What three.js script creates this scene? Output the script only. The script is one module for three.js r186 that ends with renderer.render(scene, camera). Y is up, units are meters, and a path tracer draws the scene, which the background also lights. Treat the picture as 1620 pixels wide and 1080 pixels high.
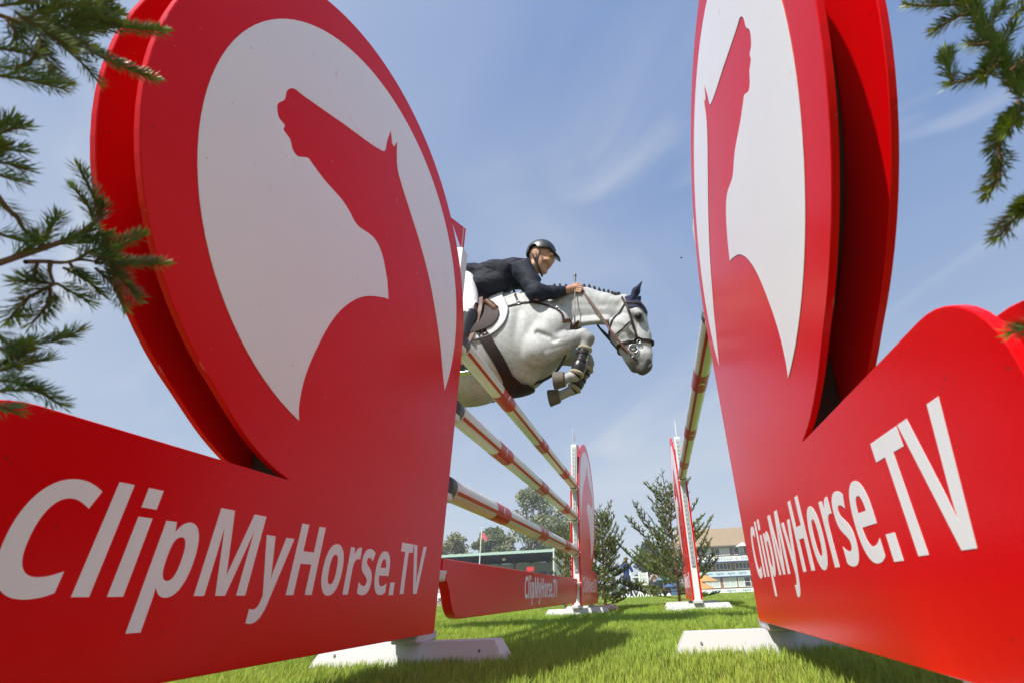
import * as THREE from 'three';
import { mergeGeometries, mergeVertices, toCreasedNormals } from 'three/addons/utils/BufferGeometryUtils.js';
import { ImprovedNoise } from 'three/addons/math/ImprovedNoise.js';
import { RoundedBoxGeometry } from 'three/addons/geometries/RoundedBoxGeometry.js';
import { TextGeometry } from 'three/addons/geometries/TextGeometry.js';
import { FontLoader } from 'three/addons/loaders/FontLoader.js';

// ---------------------------------------------------------------- camera
const scene = new THREE.Scene();
const renderer = new THREE.WebGLRenderer({ antialias: true });
renderer.toneMapping = THREE.LinearToneMapping;
renderer.toneMappingExposure = 1.5;
renderer.shadowMap.enabled = true;
const camera = new THREE.PerspectiveCamera(71.86, 1.5, 0.02, 3000);
camera.rotation.set(0.4924, 0.11, -0.0449, 'YXZ');
camera.position.set(0, 0.205, 0);
camera.setViewOffset(1620, 1080, -123.36, 0, 1620, 1080);
camera.focus = 3.4;
camera.userData.fStop = 6.3;

// ---------------------------------------------------------------- random numbers and noise
function rngOf(seed) { let s = seed | 0; return () => { s = (s + 0x6d2b79f5) | 0; let t = Math.imul(s ^ (s >>> 15), 1 | s); t = (t + Math.imul(t ^ (t >>> 7), 61 | t)) ^ t; return ((t ^ (t >>> 14)) >>> 0) / 4294967296; }; }
const perlin = new ImprovedNoise();
const noise = (x, y, z) => perlin.noise(x + 100, y + 100, z + 100);
function fbm(x, y, z, oct = 4) { let a = 1, s = 0, f = 1, n = 0; for (let i = 0; i < oct; i++) { s += a * noise(x * f, y * f, z * f + i * 17.3); n += a; a *= 0.5; f *= 2.03; } return s / n; }
const clamp = (x, a = 0, b = 1) => Math.min(b, Math.max(a, x));
const mix = (a, b, t) => a + (b - a) * t;
const smooth = (a, b, x) => { const t = clamp((x - a) / (b - a)); return t * t * (3 - 2 * t); };
const V = (x, y, z) => new THREE.Vector3(x, y, z);

// ---------------------------------------------------------------- sky and sun
const SUN = V(-0.29, 0.83, 0.48).normalize();
{
  const w = 2048, h = 1024, d = new Float32Array(w * h * 4);
  for (let j = 0; j < h; j++) for (let i = 0; i < w; i++) {
    const az = ((i + 0.5) / w - 0.5) * 2 * Math.PI, el = ((j + 0.5) / h - 0.5) * Math.PI;
    const x = Math.cos(el) * Math.cos(az), y = Math.sin(el), z = Math.cos(el) * Math.sin(az), k = (j * w + i) * 4;
    const e = Math.max(0, y);
    const t = Math.pow(e, 0.55);
    let r = mix(0.76, 0.065, t), g = mix(0.85, 0.195, t), b = mix(0.90, 0.52, t);
    // thin high cloud: a flat sheet far above, combed along one direction
    const q = 1 / (e + 0.16), cx = x * q, cz = z * q;
    const ux = cx * 0.82 + cz * 0.57, uz = -cx * 0.57 + cz * 0.82;
    const warp = fbm(cx * 0.8, 3.1, cz * 0.8, 3);
    const bank = smooth(-1.5, 1.3, -cx - 0.35 * cz + 1.2 * warp); // the cloud sheet thickens towards the left
    const veil = smooth(-0.35, 0.5, fbm(ux * 0.55 + warp * 0.7, 1.7, uz * 0.8, 5)) * (0.35 + 0.65 * bank);
    const comb = smooth(0.0, 0.42, fbm(ux * 1.1 + warp, 71.1, uz * 4.4 + warp * 2.2, 6)) * smooth(-0.15, 0.3, fbm(cx * 0.8, 76.1, cz * 0.8, 2));
    const c = clamp(veil * 0.48 + comb * 0.42) * smooth(0.0, 0.08, e);
    r = mix(r, 0.72, c); g = mix(g, 0.76, c); b = mix(b, 0.82, c);
    const s = Math.max(0, x * SUN.x + y * SUN.y + z * SUN.z), glow = 0.5 * Math.pow(s, 5) + 0.3 * Math.pow(s, 12) + 0.6 * Math.pow(s, 60);
    r += glow; g += glow; b += glow * 0.95;
    if (y < 0) { r = 0.2; g = 0.24; b = 0.14; }
    d[k] = r * 0.667; d[k + 1] = g * 0.667; d[k + 2] = b * 0.667; d[k + 3] = 1;
  }
  const t = new THREE.DataTexture(d, w, h, THREE.RGBAFormat, THREE.FloatType);
  t.mapping = THREE.EquirectangularReflectionMapping; t.magFilter = THREE.LinearFilter; t.minFilter = THREE.LinearFilter; t.wrapS = THREE.RepeatWrapping; t.needsUpdate = true;
  scene.background = t; scene.environment = t;
}
const sun = new THREE.DirectionalLight(new THREE.Color().setRGB(1, 0.95, 0.86), 4.3);
sun.position.copy(SUN).multiplyScalar(60); sun.target.position.set(0, 0, -4);
sun.castShadow = true; sun.shadow.radius = 1; sun.shadow.mapSize.set(4096, 4096);
Object.assign(sun.shadow.camera, { left: -14, right: 14, top: 14, bottom: -14, near: 1, far: 140 });
scene.add(sun, sun.target);
scene.fog = new THREE.FogExp2(new THREE.Color().setRGB(0.72, 0.78, 0.86), 0.0012);

// ---------------------------------------------------------------- helpers: names, labels, meshes
const used = new Map();
function numbered(n) { const k = used.get(n) ?? 0; used.set(n, k + 1); return k ? n + '_' + String(k).padStart(3, '0') : n; }
function tag(o, label, category, group) { o.userData.label = label; o.userData.category = category; if (group) o.userData.group = group; return o; }
function thing(name, label, category, pos = [0, 0, 0], turn = 0, group) {
  const o = new THREE.Group(); o.name = numbered(name); o.position.set(...pos); o.rotation.y = turn; scene.add(o);
  return tag(o, label, category, group);
}
function part(name, geo, material, parent) {
  const g = Array.isArray(geo) ? merge(geo) : geo;
  const m = new THREE.Mesh(g, material); m.name = parent === scene ? numbered(name) : name; m.castShadow = m.receiveShadow = true; parent.add(m); return m;
}
function structure(name, geo, material) { const m = part(name, geo, material, scene); m.userData.kind = 'structure'; return m; }
function merge(list) {
  const l = list.map((g) => { const q = g.index ? g.toNonIndexed() : g; for (const k of Object.keys(q.attributes)) if (!['position', 'normal', 'uv'].includes(k)) q.deleteAttribute(k); if (!q.attributes.uv) q.setAttribute('uv', new THREE.BufferAttribute(new Float32Array(q.attributes.position.count * 2), 2)); return q; });
  return mergeGeometries(l);
}
function copyOf(root, label, pos, turn) { const c = root.clone(); c.name = numbered(root.name.replace(/_\d{3}$/, '')); c.userData = { ...root.userData, label }; if (pos) c.position.set(...pos); if (turn !== undefined) c.rotation.y = turn; scene.add(c); return c; }
// geometry shorthands
const box = (w, h, d, x = 0, y = 0, z = 0, r = 0) => { const g = r ? new RoundedBoxGeometry(w, h, d, 2, r) : new THREE.BoxGeometry(w, h, d); g.translate(x, y, z); return g; };
function tube(pts, r, seg = 24, rad = 8) { return new THREE.TubeGeometry(new THREE.CatmullRomCurve3(pts.map((p) => (p.isVector3 ? p : V(...p)))), seg, r, rad); }
function rod(a, b, r0, r1 = r0, rad = 8) { a = a.isVector3 ? a : V(...a); b = b.isVector3 ? b : V(...b); const d = b.clone().sub(a), L = d.length(); const g = new THREE.CylinderGeometry(r1, r0, L, rad, 1); g.translate(0, L / 2, 0); g.applyQuaternion(new THREE.Quaternion().setFromUnitVectors(V(0, 1, 0), d.normalize())); g.translate(a.x, a.y, a.z); return g; }
// a flat strap laid along points: width along the side vector, thin across it
function strap(pts, width, thick, sideOf, seg = 32) {
  const c = new THREE.CatmullRomCurve3(pts.map((p) => (p.isVector3 ? p : V(...p)))), pos = [], idx = [];
  for (let i = 0; i <= seg; i++) {
    const p = c.getPoint(i / seg), t = c.getTangent(i / seg), nn = sideOf(p, t).clone(); // outward normal of the strap's face
    nn.addScaledVector(t, -nn.dot(t)).normalize(); const s = t.clone().cross(nn).normalize();
    const hw = (typeof width === 'function' ? width(i / seg) : width) / 2;
    for (const [a, b] of [[-1, -1], [1, -1], [1, 1], [-1, 1]]) pos.push(p.x + s.x * hw * a + nn.x * thick / 2 * b, p.y + s.y * hw * a + nn.y * thick / 2 * b, p.z + s.z * hw * a + nn.z * thick / 2 * b);
    if (i) for (let k = 0; k < 4; k++) { const A = (i - 1) * 4 + k, B = (i - 1) * 4 + (k + 1) % 4; idx.push(A, B, B + 4, A, B + 4, A + 4); }
  }
  idx.push(0, 2, 1, 0, 3, 2); const e = seg * 4; idx.push(e, e + 1, e + 2, e, e + 2, e + 3);
  let g = new THREE.BufferGeometry(); g.setAttribute('position', new THREE.Float32BufferAttribute(pos, 3)); g.setIndex(idx);
  g = g.toNonIndexed(); g.computeVertexNormals(); return g;
}

// ---------------------------------------------------------------- textures
function dataTex(w, h, fn, srgb = false, rep = 1) {
  const d = new Uint8Array(w * h * 4);
  for (let y = 0; y < h; y++) for (let x = 0; x < w; x++) { const c = fn(x / w, y / h), k = (y * w + x) * 4; d[k] = c[0] * 255; d[k + 1] = c[1] * 255; d[k + 2] = c[2] * 255; d[k + 3] = 255; }
  const t = new THREE.DataTexture(d, w, h); t.magFilter = THREE.LinearFilter; t.minFilter = THREE.LinearMipmapLinearFilter; t.wrapS = t.wrapT = THREE.RepeatWrapping; t.generateMipmaps = true; t.repeat.set(rep, rep);
  if (srgb) t.colorSpace = THREE.SRGBColorSpace; t.needsUpdate = true; return t;
}
// tileable noise on a torus
function tnoise(u, v, f, seed = 0, oct = 3) { let s = 0, a = 1, n = 0; for (let o = 0; o < oct; o++) { const R = f / (2 * Math.PI), A = u * 2 * Math.PI, B = v * 2 * Math.PI; s += a * noise(Math.cos(A) * R + seed * 3.7 + Math.sin(B) * R * 0.61, Math.sin(A) * R + seed * 1.3 - Math.cos(B) * R * 0.43, Math.cos(B) * R + Math.sin(B) * R * 0.7 + seed); n += a; a *= 0.55; f *= 2.1; } return s / n; }
const dustTex = dataTex(512, 512, (u, v) => { const n = 0.5 + 0.5 * tnoise(u, v, 9, 1, 4), m = 0.5 + 0.5 * tnoise(u, v, 60, 2, 2); const g = clamp(0.72 + 0.25 * (n - 0.5) + 0.16 * (m - 0.5)); return [g, g, g]; });
const grainTex = dataTex(256, 256, (u, v) => { const g = clamp(0.5 + 0.5 * tnoise(u, v, 40, 5, 3)); return [g, g, g]; });
function rep(t, x, y = x) { const c = t.clone(); c.repeat.set(x, y); c.needsUpdate = true; return c; }
const rgb = (r, g, b) => new THREE.Color().setRGB(r, g, b);
const std = (c, o = {}) => new THREE.MeshStandardMaterial({ color: c, roughness: 0.6, ...o });
const phys = (c, o = {}) => new THREE.MeshPhysicalMaterial({ color: c, roughness: 0.6, ...o });

// red paint with a few chips, rubs and specks of dried mud; white print with faint pink rubs
function specks(n, seed, r0, r1, long) {
  const r = rngOf(seed), N = 1024, G = new Float32Array(N * N);
  for (let i = 0; i < n; i++) {
    const x = r(), y = r(), q = r0 + (r1 - r0) * r() * r(), a = r() * 6.283, l = 1 + long * r() * r(), c = Math.cos(a), s = Math.sin(a), R = Math.ceil(q * l * N) + 1, X = Math.round(x * N), Y = Math.round(y * N);
    for (let j = -R; j <= R; j++) for (let k = -R; k <= R; k++) { const dx = (X + k) / N - x, dy = (Y + j) / N - y, e = Math.hypot((dx * c + dy * s) / l, dx * -s + dy * c) / q; if (e < 1) { const o = ((Y + j + N) % N) * N + (X + k + N) % N; G[o] = Math.max(G[o], 1 - e * e); } }
  }
  return (u, v) => G[Math.floor(v * N) * N + Math.floor(u * N)];
}
const chips = specks(70, 3, 0.0006, 0.0028, 5), mud = specks(260, 4, 0.0005, 0.0022, 1), rubs = specks(26, 5, 0.003, 0.012, 9);
const redTex = dataTex(1024, 1024, (u, v) => { const n = tnoise(u, v, 7, 11, 4), f = tnoise(u, v, 70, 12, 2), c = chips(u, v) > 0.35 ? 1 : 0, m = mud(u, v) > 0.4 ? 0.5 : 0, b = rubs(u, v) * clamp(0.5 + 1.6 * f) * 0.10, k = 1 + 0.018 * n + 0.012 * f; let C = [0.87 * k, 0.018 + 0.012 * b, 0.05 + 0.01 * b]; C = [mix(C[0], 0.86, b), mix(C[1], 0.55, b), mix(C[2], 0.52, b)]; C = [mix(C[0], 0.88, c * 0.6), mix(C[1], 0.62, c * 0.6), mix(C[2], 0.58, c * 0.6)]; return [mix(C[0], 0.42, m), mix(C[1], 0.33, m), mix(C[2], 0.22, m)]; }, true, 0.62);
const printTex = dataTex(1024, 1024, (u, v) => { const n = tnoise(u, v, 6, 14, 4), f = tnoise(u, v, 60, 15, 2), b = rubs(v, u) * clamp(0.4 + 1.8 * f) * 0.35, m = mud(v, u) > 0.5 ? 0.35 : 0, k = 1 + 0.015 * n; let C = [0.938 * k, 0.942 * k, 0.975 * k]; C = [mix(C[0], 0.86, b), mix(C[1], 0.68, b), mix(C[2], 0.70, b)]; return [mix(C[0], 0.45, m), mix(C[1], 0.38, m), mix(C[2], 0.28, m)].map((q) => Math.min(1, q)); }, true, 0.62);

const grimeTex = dataTex(512, 512, (u, v) => { const n = tnoise(u, v, 12, 21, 4), f = tnoise(u, v, 80, 22, 2), m = mud(u, v) > 0.3 ? 0.45 : 0, b = rubs(u, v) * clamp(0.3 + 2 * f) * 0.5, k = clamp(0.965 + 0.04 * n, 0, 1), g = Math.max(m, b); return [mix(k, 0.50, g), mix(k, 0.47, g), mix(k, 0.38, g)]; }, true, 1);

const M = {
  red: phys(0xffffff, { map: redTex, roughness: 0.34, roughnessMap: rep(dustTex, 1.3), bumpMap: rep(grainTex, 6), bumpScale: 0.0002, specularIntensity: 0.34 }),
  white: std(0xffffff, { map: printTex, roughness: 0.55, roughnessMap: rep(dustTex, 1.1) }),
  post: std(rgb(0.72, 0.72, 0.71), { roughness: 0.5, roughnessMap: rep(dustTex, 2) }),
  foot: std(rgb(0.56, 0.565, 0.575), { roughness: 0.62, bumpMap: rep(grainTex, 8), bumpScale: 0.0004 }),
  metal: std(rgb(0.52, 0.54, 0.56), { metalness: 0.75, roughness: 0.48 }),
  core: std(rgb(0.05, 0.035, 0.028), { roughness: 0.9 }),
  dark: std(rgb(0.02, 0.02, 0.022), { roughness: 0.6 }),
  poleWhite: std(rgb(0.80, 0.795, 0.775), { map: rep(grimeTex, 1, 5), roughness: 0.42, roughnessMap: rep(dustTex, 3) }),
  poleRed: std(rgb(0.56, 0.003, 0.007), { map: rep(grimeTex, 1, 2), roughness: 0.42, roughnessMap: rep(dustTex, 3) }),
  cap: std(rgb(0.12, 0.13, 0.15), { roughness: 0.6 }),
  cup: std(rgb(0.70, 0.68, 0.60), { roughness: 0.5 }),
};
// ---------------------------------------------------------------- the ground
const groundY = (x, z) => { const d = Math.hypot(x, z); return Math.max(-0.75, -0.0066 * Math.max(0, d - 18)) * smooth(18, 30, d) + 0.012 * noise(x * 0.35, 0, z * 0.35); };
{
  const rings = 90, sect = 96, pos = [], uv = [], idx = [];
  for (let i = 0; i <= rings; i++) { const r = 0.25 * Math.pow(i, 1) * Math.pow(1.072, i) + (i ? 0 : 0); for (let j = 0; j <= sect; j++) { const a = j / sect * 2 * Math.PI, x = r * Math.cos(a), z = r * Math.sin(a); pos.push(x, groundY(x, z), z); uv.push(x, z); if (i && j) { const A = (i - 1) * (sect + 1) + j - 1, B = A + 1, C = A + sect + 1, D = C + 1; idx.push(A, B, C, B, D, C); } } }
  const g = new THREE.BufferGeometry(); g.setAttribute('position', new THREE.Float32BufferAttribute(pos, 3)); g.setAttribute('uv', new THREE.Float32BufferAttribute(uv, 2)); g.setIndex(idx); g.computeVertexNormals();
  const t = dataTex(1024, 1024, (u, v) => { const n = tnoise(u, v, 14, 3, 4), m = tnoise(u, v, 120, 4, 2); const k = clamp(0.5 + 0.55 * n + 0.3 * m); return [mix(0.38, 0.54, k), mix(0.45, 0.58, k), mix(0.14, 0.22, k)]; }, true, 0.4);
  structure('ground', g, std(0xffffff, { map: t, roughness: 0.95, bumpMap: rep(grainTex, 6), bumpScale: 0.012 }));
}
// ---------------------------------------------------------------- grass blades
function bladeTuft(seed, n, spread, hgt, wid) {
  const r = rngOf(seed), pos = [], col = [], idx = [];
  for (let b = 0; b < n; b++) {
    const a = r() * 6.283, q = Math.sqrt(r()) * spread, x = q * Math.cos(a), z = q * Math.sin(a), h = hgt * (0.55 + 0.6 * r()), lean = h * (0.15 + 0.75 * r() * r() + 0.2 * r()), la = r() * 6.283, w = wid * (0.7 + 0.6 * r()), ta = la + 1.57 + (r() - 0.5);
    const tone = 0.75 + 0.5 * r(), dry = r() < 0.12 ? 1 : 0, base = pos.length / 3;
    for (let k = 0; k <= 3; k++) {
      const t = k / 3, px = x + Math.cos(la) * lean * t * t, pz = z + Math.sin(la) * lean * t * t, py = h * (t - 0.18 * t * t * lean / h), hw = w / 2 * (1 - 0.85 * t * t);
      const sx = Math.cos(ta) * hw, sz = Math.sin(ta) * hw;
      pos.push(px - sx, py, pz - sz); if (k < 3) pos.push(px + sx, py, pz + sz);
      const c = dry ? [0.42, 0.38, 0.16] : [0.318 * tone, 0.45 * tone, 0.064 * tone];
      col.push(...c); if (k < 3) col.push(...c);
    }
    idx.push(base, base + 1, base + 2, base + 1, base + 3, base + 2, base + 2, base + 3, base + 4, base + 3, base + 5, base + 4, base + 4, base + 5, base + 6);
  }
  const g = new THREE.BufferGeometry(); g.setAttribute('position', new THREE.Float32BufferAttribute(pos, 3)); g.setAttribute('color', new THREE.Float32BufferAttribute(col, 3)); g.setIndex(idx); g.computeVertexNormals(); return g;
}
const grassMat = phys(0xffffff, { vertexColors: true, roughness: 0.85, side: THREE.DoubleSide, specularIntensity: 0.4, transmission: 0.42, thickness: 0 });
{
  const r = rngOf(77), dummy = new THREE.Object3D(), c = new THREE.Color();
  // z0, z1, half width at z, tufts per square metre, tuft kind, scale
  const bands = [[1.2, -0.5, 420, 0, 1.15], [-0.5, -2.2, 1500, 0, 1.0], [-2.2, -4.2, 1000, 0, 1.05], [-4.2, -8.0, 480, 0, 1.2], [-8, -16, 110, 1, 1.0], [-16, -34, 34, 1, 1.25], [-34, -60, 10, 1, 1.7]];
  const kinds = [bladeTuft(5, 16, 0.032, 0.044, 0.0027), bladeTuft(6, 20, 0.085, 0.048, 0.0065)];
  for (const kind of [0, 1]) {
    const spots = [];
    for (const [za, zb, den, k, s] of bands) {
      if (k !== kind) continue;
      const L = za - zb, zm = Math.max(-za, 0.8);
      const wl = (z) => 0.8 * Math.max(0, -z) + 1.4, wr = (z) => 0.72 * Math.max(0, -z) + 1.4;
      const n = Math.round(den * L * (wl((za + zb) / 2) + wr((za + zb) / 2)));
      for (let i = 0; i < n; i++) { const z = za - r() * L, f = r(), W = wl(z) + wr(z), x = -wl(z) + f * W; if (r() > W / (wl(zb) + wr(zb)) * 1.0 + 0.25) continue; spots.push([x, z, s]); }
    }
    const m = new THREE.InstancedMesh(kinds[kind], grassMat, spots.length); m.name = numbered('grass'); m.castShadow = m.receiveShadow = true; m.userData.kind = 'stuff';
    tag(m, kind ? 'distant mown lawn grass running to the buildings' : 'short mown green grass around the jump wings', 'grass');
    spots.forEach(([x, z, s], i) => {
      const patch = fbm(x * 0.9, 4, z * 0.9, 3), tall = 0.85 + 0.35 * patch + 0.25 * r();
      dummy.position.set(x, groundY(x, z) - 0.003, z); dummy.rotation.set(0, r() * 6.283, 0); dummy.scale.set(s, s * tall, s); dummy.updateMatrix(); m.setMatrixAt(i, dummy.matrix);
      const k = 1 + 0.35 * patch, y = 1 + 0.25 * fbm(x * 0.5, 9, z * 0.5, 2) + 0.12 * (r() - 0.5); m.setColorAt(i, c.setRGB(k * y, k, k * 0.95));
    });
    scene.add(m);
  }
}
// ---------------------------------------------------------------- jump wings: two parallel cut-out panels on a post and two feet
const font = await new FontLoader().loadAsync('fonts/droid/droid_sans_bold.typeface.json');
const fontThin = await new FontLoader().loadAsync('fonts/droid/droid_sans_regular.typeface.json');
// lettering fitted to x0..x1 with the capitals from y0 to y1
function lettering(text, x0, x1, y0, y1, depth = 0.0004, f = font, slant = 0) {
  const H = new TextGeometry('H', { font: f, size: 1, depth: 0 }); H.computeBoundingBox(); const cap = H.boundingBox.max.y;
  // dots of this typeface are square: a round dot's outline becomes the square round it
  const shapes = f.generateShapes(text, 1).map((s) => { const P = s.getPoints(8), xs = P.map((p) => p.x), ys = P.map((p) => p.y), x0 = Math.min(...xs), x1 = Math.max(...xs), y0 = Math.min(...ys), y1 = Math.max(...ys), fill = Math.abs(THREE.ShapeUtils.area(P)) / ((x1 - x0) * (y1 - y0)); if (s.holes.length || Math.abs((x1 - x0) / (y1 - y0) - 1) > 0.3 || fill < 0.7 || fill > 0.9 || y1 - y0 > 0.4) return s; const q = new THREE.Shape(); q.moveTo(x0, y0); q.lineTo(x1, y0); q.lineTo(x1, y1); q.lineTo(x0, y1); q.closePath(); return q; });
  const g = new THREE.ExtrudeGeometry(shapes, { depth, bevelEnabled: false, curveSegments: 6 }); g.computeBoundingBox(); const b = g.boundingBox;
  const sx = (x1 - x0) / (b.max.x - b.min.x), sy = (y1 - y0) / cap; g.translate(-b.min.x, 0, 0); g.scale(sx, sy, 1);
  if (slant) g.applyMatrix4(new THREE.Matrix4().makeShear(0, 0, slant, 0, 0, 0)); g.translate(x0, y0, 0); g.computeVertexNormals(); return g;
}
const WING = {};
{
  const s = new THREE.Shape(), C = [0.795, 1.288], R = 0.795;
  s.moveTo(0.012, 0.10); s.lineTo(1.56, 0.10); s.quadraticCurveTo(1.572, 0.10, 1.572, 0.112); s.lineTo(1.572, 0.372);
  s.bezierCurveTo(1.572, 0.435, 1.53, 0.478, 1.462, 0.478); s.lineTo(0.94, 0.478);
  s.splineThru([[1.023, 0.503], [1.115, 0.548], [C[0] + R * Math.cos(-1.02), C[1] + R * Math.sin(-1.02)]].map((p) => new THREE.Vector2(...p)));
  for (let i = 1; i <= 72; i++) { const a = -1.02 + (Math.PI + 1.02) * i / 72; s.lineTo(C[0] + R * Math.cos(a), C[1] + R * Math.sin(a)); }
  s.lineTo(0.0, 0.112); s.quadraticCurveTo(0, 0.10, 0.012, 0.10);
  WING.panel = new THREE.ExtrudeGeometry(s, { depth: 0.011, bevelEnabled: true, bevelThickness: 0.0015, bevelSize: 0.0015, bevelOffset: -0.0015, bevelSegments: 1, curveSegments: 10 }); WING.panel.translate(0, 0, -0.0055);
  // timber core that the two panels are fixed to
  const k = new THREE.Shape(); k.moveTo(0.12, 0.14); k.lineTo(1.44, 0.14); k.lineTo(1.44, 0.40); k.lineTo(0.95, 0.42); for (let i = 0; i <= 40; i++) { const a = -1.25 + (Math.PI + 1.05) * i / 40; k.lineTo(C[0] + 0.64 * Math.cos(a), C[1] + 0.64 * Math.sin(a)); } k.lineTo(0.12, 0.9); k.closePath();
  WING.core = new THREE.ExtrudeGeometry(k, { depth: 0.072, bevelEnabled: false }); WING.core.translate(0, 0, -0.036);
  // the white field round the horse's head: a disc with the neck and head left out
  const E = [[0.961,0.615],[0.974,0.661],[0.979,0.733],[0.965,0.824],[0.932,0.935],[0.881,1.024],[0.813,1.094],[0.726,1.147],[0.687,1.164],[0.720,1.231],[0.776,1.298],[0.838,1.320],[0.929,1.295],[0.981,1.309],[1.027,1.316],[1.107,1.311],[1.164,1.315],[1.185,1.315],[1.214,1.287],[1.236,1.288],[1.254,1.307],[1.279,1.311],[1.282,1.327],[1.305,1.329],[1.320,1.358],[1.308,1.395],[1.311,1.428],[1.296,1.460],[1.260,1.479],[1.183,1.522],[1.095,1.572],[0.993,1.626],[0.925,1.666],[0.886,1.699],[0.887,1.750],[0.880,1.822],[0.856,1.777],[0.840,1.777],[0.830,1.820],[0.800,1.726],[0.759,1.680],[0.650,1.609],[0.534,1.533],[0.399,1.415],[0.266,1.242],[0.195,1.114],[0.166,1.037]];
  const corner = new Set([0, 8, 35, 36, 37, 38, 46]), e = new THREE.Shape(), W = [0.788, 1.289], q = 0.689;
  const tipA = [W[0] + q * Math.cos(-1.318), W[1] + q * Math.sin(-1.318)]; E[0] = tipA; const a46 = 3.527; E[46] = [W[0] + q * Math.cos(a46), W[1] + q * Math.sin(a46)];
  e.moveTo(...tipA); let run = [];
  for (let i = 1; i < 47; i++) { run.push(new THREE.Vector2(...E[i])); if (corner.has(i)) { if (run.length === 1) e.lineTo(run[0].x, run[0].y); else e.splineThru(run); run = []; } }
  for (let i = 1; i < 90; i++) { const a = a46 + (-1.318 - a46) * i / 90; e.lineTo(W[0] + q * Math.cos(a), W[1] + q * Math.sin(a)); }
  WING.emblem = new THREE.ExtrudeGeometry(e, { depth: 0.0012, bevelEnabled: false, curveSegments: 4 });
  WING.textA = lettering('ClipMyHorse.TV', 0.132, 1.447, 0.232, 0.389);
  // foot: a low block with sloping ends and sides
  const foot = (w, h, d) => { const g = new THREE.BoxGeometry(w, h, d, 1, 1, 1), p = g.attributes.position; for (let i = 0; i < p.count; i++) { if (p.getY(i) > 0) { p.setX(i, p.getX(i) - Math.sign(p.getX(i)) * 0.055); p.setZ(i, p.getZ(i) * 0.62); } p.setY(i, p.getY(i) + h / 2); } const q = g.toNonIndexed(); q.computeVertexNormals(); return q; };
  WING.foot = foot(0.13, 0.078, 0.74);
  { const g = new THREE.BoxGeometry(0.13, 0.078, 0.74), p = g.attributes.position; for (let i = 0; i < p.count; i++) if (p.getY(i) > 0) { p.setZ(i, p.getZ(i) - Math.sign(p.getZ(i)) * 0.05); p.setX(i, p.getX(i) * 0.72); } const q = g.toNonIndexed(); q.translate(0, 0.039, 0); q.computeVertexNormals(); WING.foot = q; }
  // perforated strip on the post
  const t = new THREE.Shape(); t.moveTo(-0.019, 0.44); t.lineTo(0.019, 0.44); t.lineTo(0.019, 1.87); t.lineTo(-0.019, 1.87); t.closePath();
  for (let y = 0.47; y < 1.86; y += 0.05) { const hole = new THREE.Path(); hole.absarc(0, y, 0.0095, 0, Math.PI * 2, true); t.holes.push(hole); }
  WING.track = new THREE.ExtrudeGeometry(t, { depth: 0.004, bevelEnabled: false, curveSegments: 5 }); WING.track.rotateY(-Math.PI / 2); WING.track.translate(-0.004, 0, 0);
}
function makeWing(label, pos, turn, cups) {
  const w = thing('jump_wing', label, 'jump wing', pos, turn, 'jump wings');
  for (const s of [-1, 1]) {
    const p = part('panel', WING.panel, M.red, w); p.position.z = s * 0.0455;
    const e = part('emblem', WING.emblem, M.white, p); e.position.z = s > 0 ? 0.0072 : -0.0084;
    if (s > 0) part('lettering', WING.textA, M.white, p).position.z = 0.0072;
    else { const t = part('lettering', WING.textA, M.white, p); t.rotation.y = Math.PI; t.scale.x = 0.972; t.position.set(1.555, 0, -0.0072); }
  }
  part('core', WING.core, M.core, w);
  part('post', [box(0.072, 1.82, 0.069, 0.048, 0.078 + 0.91, 0, 0.004)], M.post, w);
  const tr = part('track', WING.track, M.metal, w); tr.position.x = 0.006; part('backing', box(0.002, 1.42, 0.03, 0.0098, 1.155, 0), M.dark, tr);
  for (const x of [0.05, 1.25]) { const ft = part('foot', WING.foot, M.foot, w); ft.position.set(x, 0, 0); for (const sx of [-1, 1]) for (const z of [-0.27, 0.27]) part('bolt', rod([sx * 0.052, 0.046, z], [sx * 0.0575, 0.0485, z], 0.0048, 0.0045), M.cap, ft); }
  part('strut', box(0.05, 0.36, 0.05, 1.25, 0.25, 0), M.post, w);
  part('gusset', box(0.17, 0.034, 0.10, 0.05, 0.093, 0, 0.008), M.foot, w);
  for (const y of cups) { // cup: back plate and a curved cradle
    const c = part('pole_cup', [box(0.008, 0.09, 0.052, -0.002, y - 0.035, 0, 0.003), box(0.075, 0.012, 0.075, -0.042, y - 0.062, 0, 0.004), box(0.07, 0.03, 0.008, -0.042, y - 0.047, 0.038, 0.003), box(0.07, 0.03, 0.008, -0.042, y - 0.047, -0.038, 0.003)], M.cup, w);
    part('pin', rod([0.0, y - 0.02, 0.03], [0.0, y - 0.02, 0.055], 0.006), M.metal, c);
  }
  return w;
}
const XL = -0.918, XR = 0.390, ZN = -2.0, ZF = -5.83, HL = [1.385, 1.02, 0.655], HR = [1.405];
makeWing('large red jump wing at left nearest the camera, facing right', [XL, 0, ZN], -Math.PI / 2, [...HL, 0.345]);
makeWing('large red jump wing at right nearest the camera, facing left', [XR, 0, ZN], -Math.PI / 2, HR);
makeWing('far red jump wing that holds the ends of three poles and the plank', [XL, 0, ZF], Math.PI / 2, [...HL, 0.345]);
makeWing('far red jump wing that holds only a single pole', [XR, 0, ZF], Math.PI / 2, HR);
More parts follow.
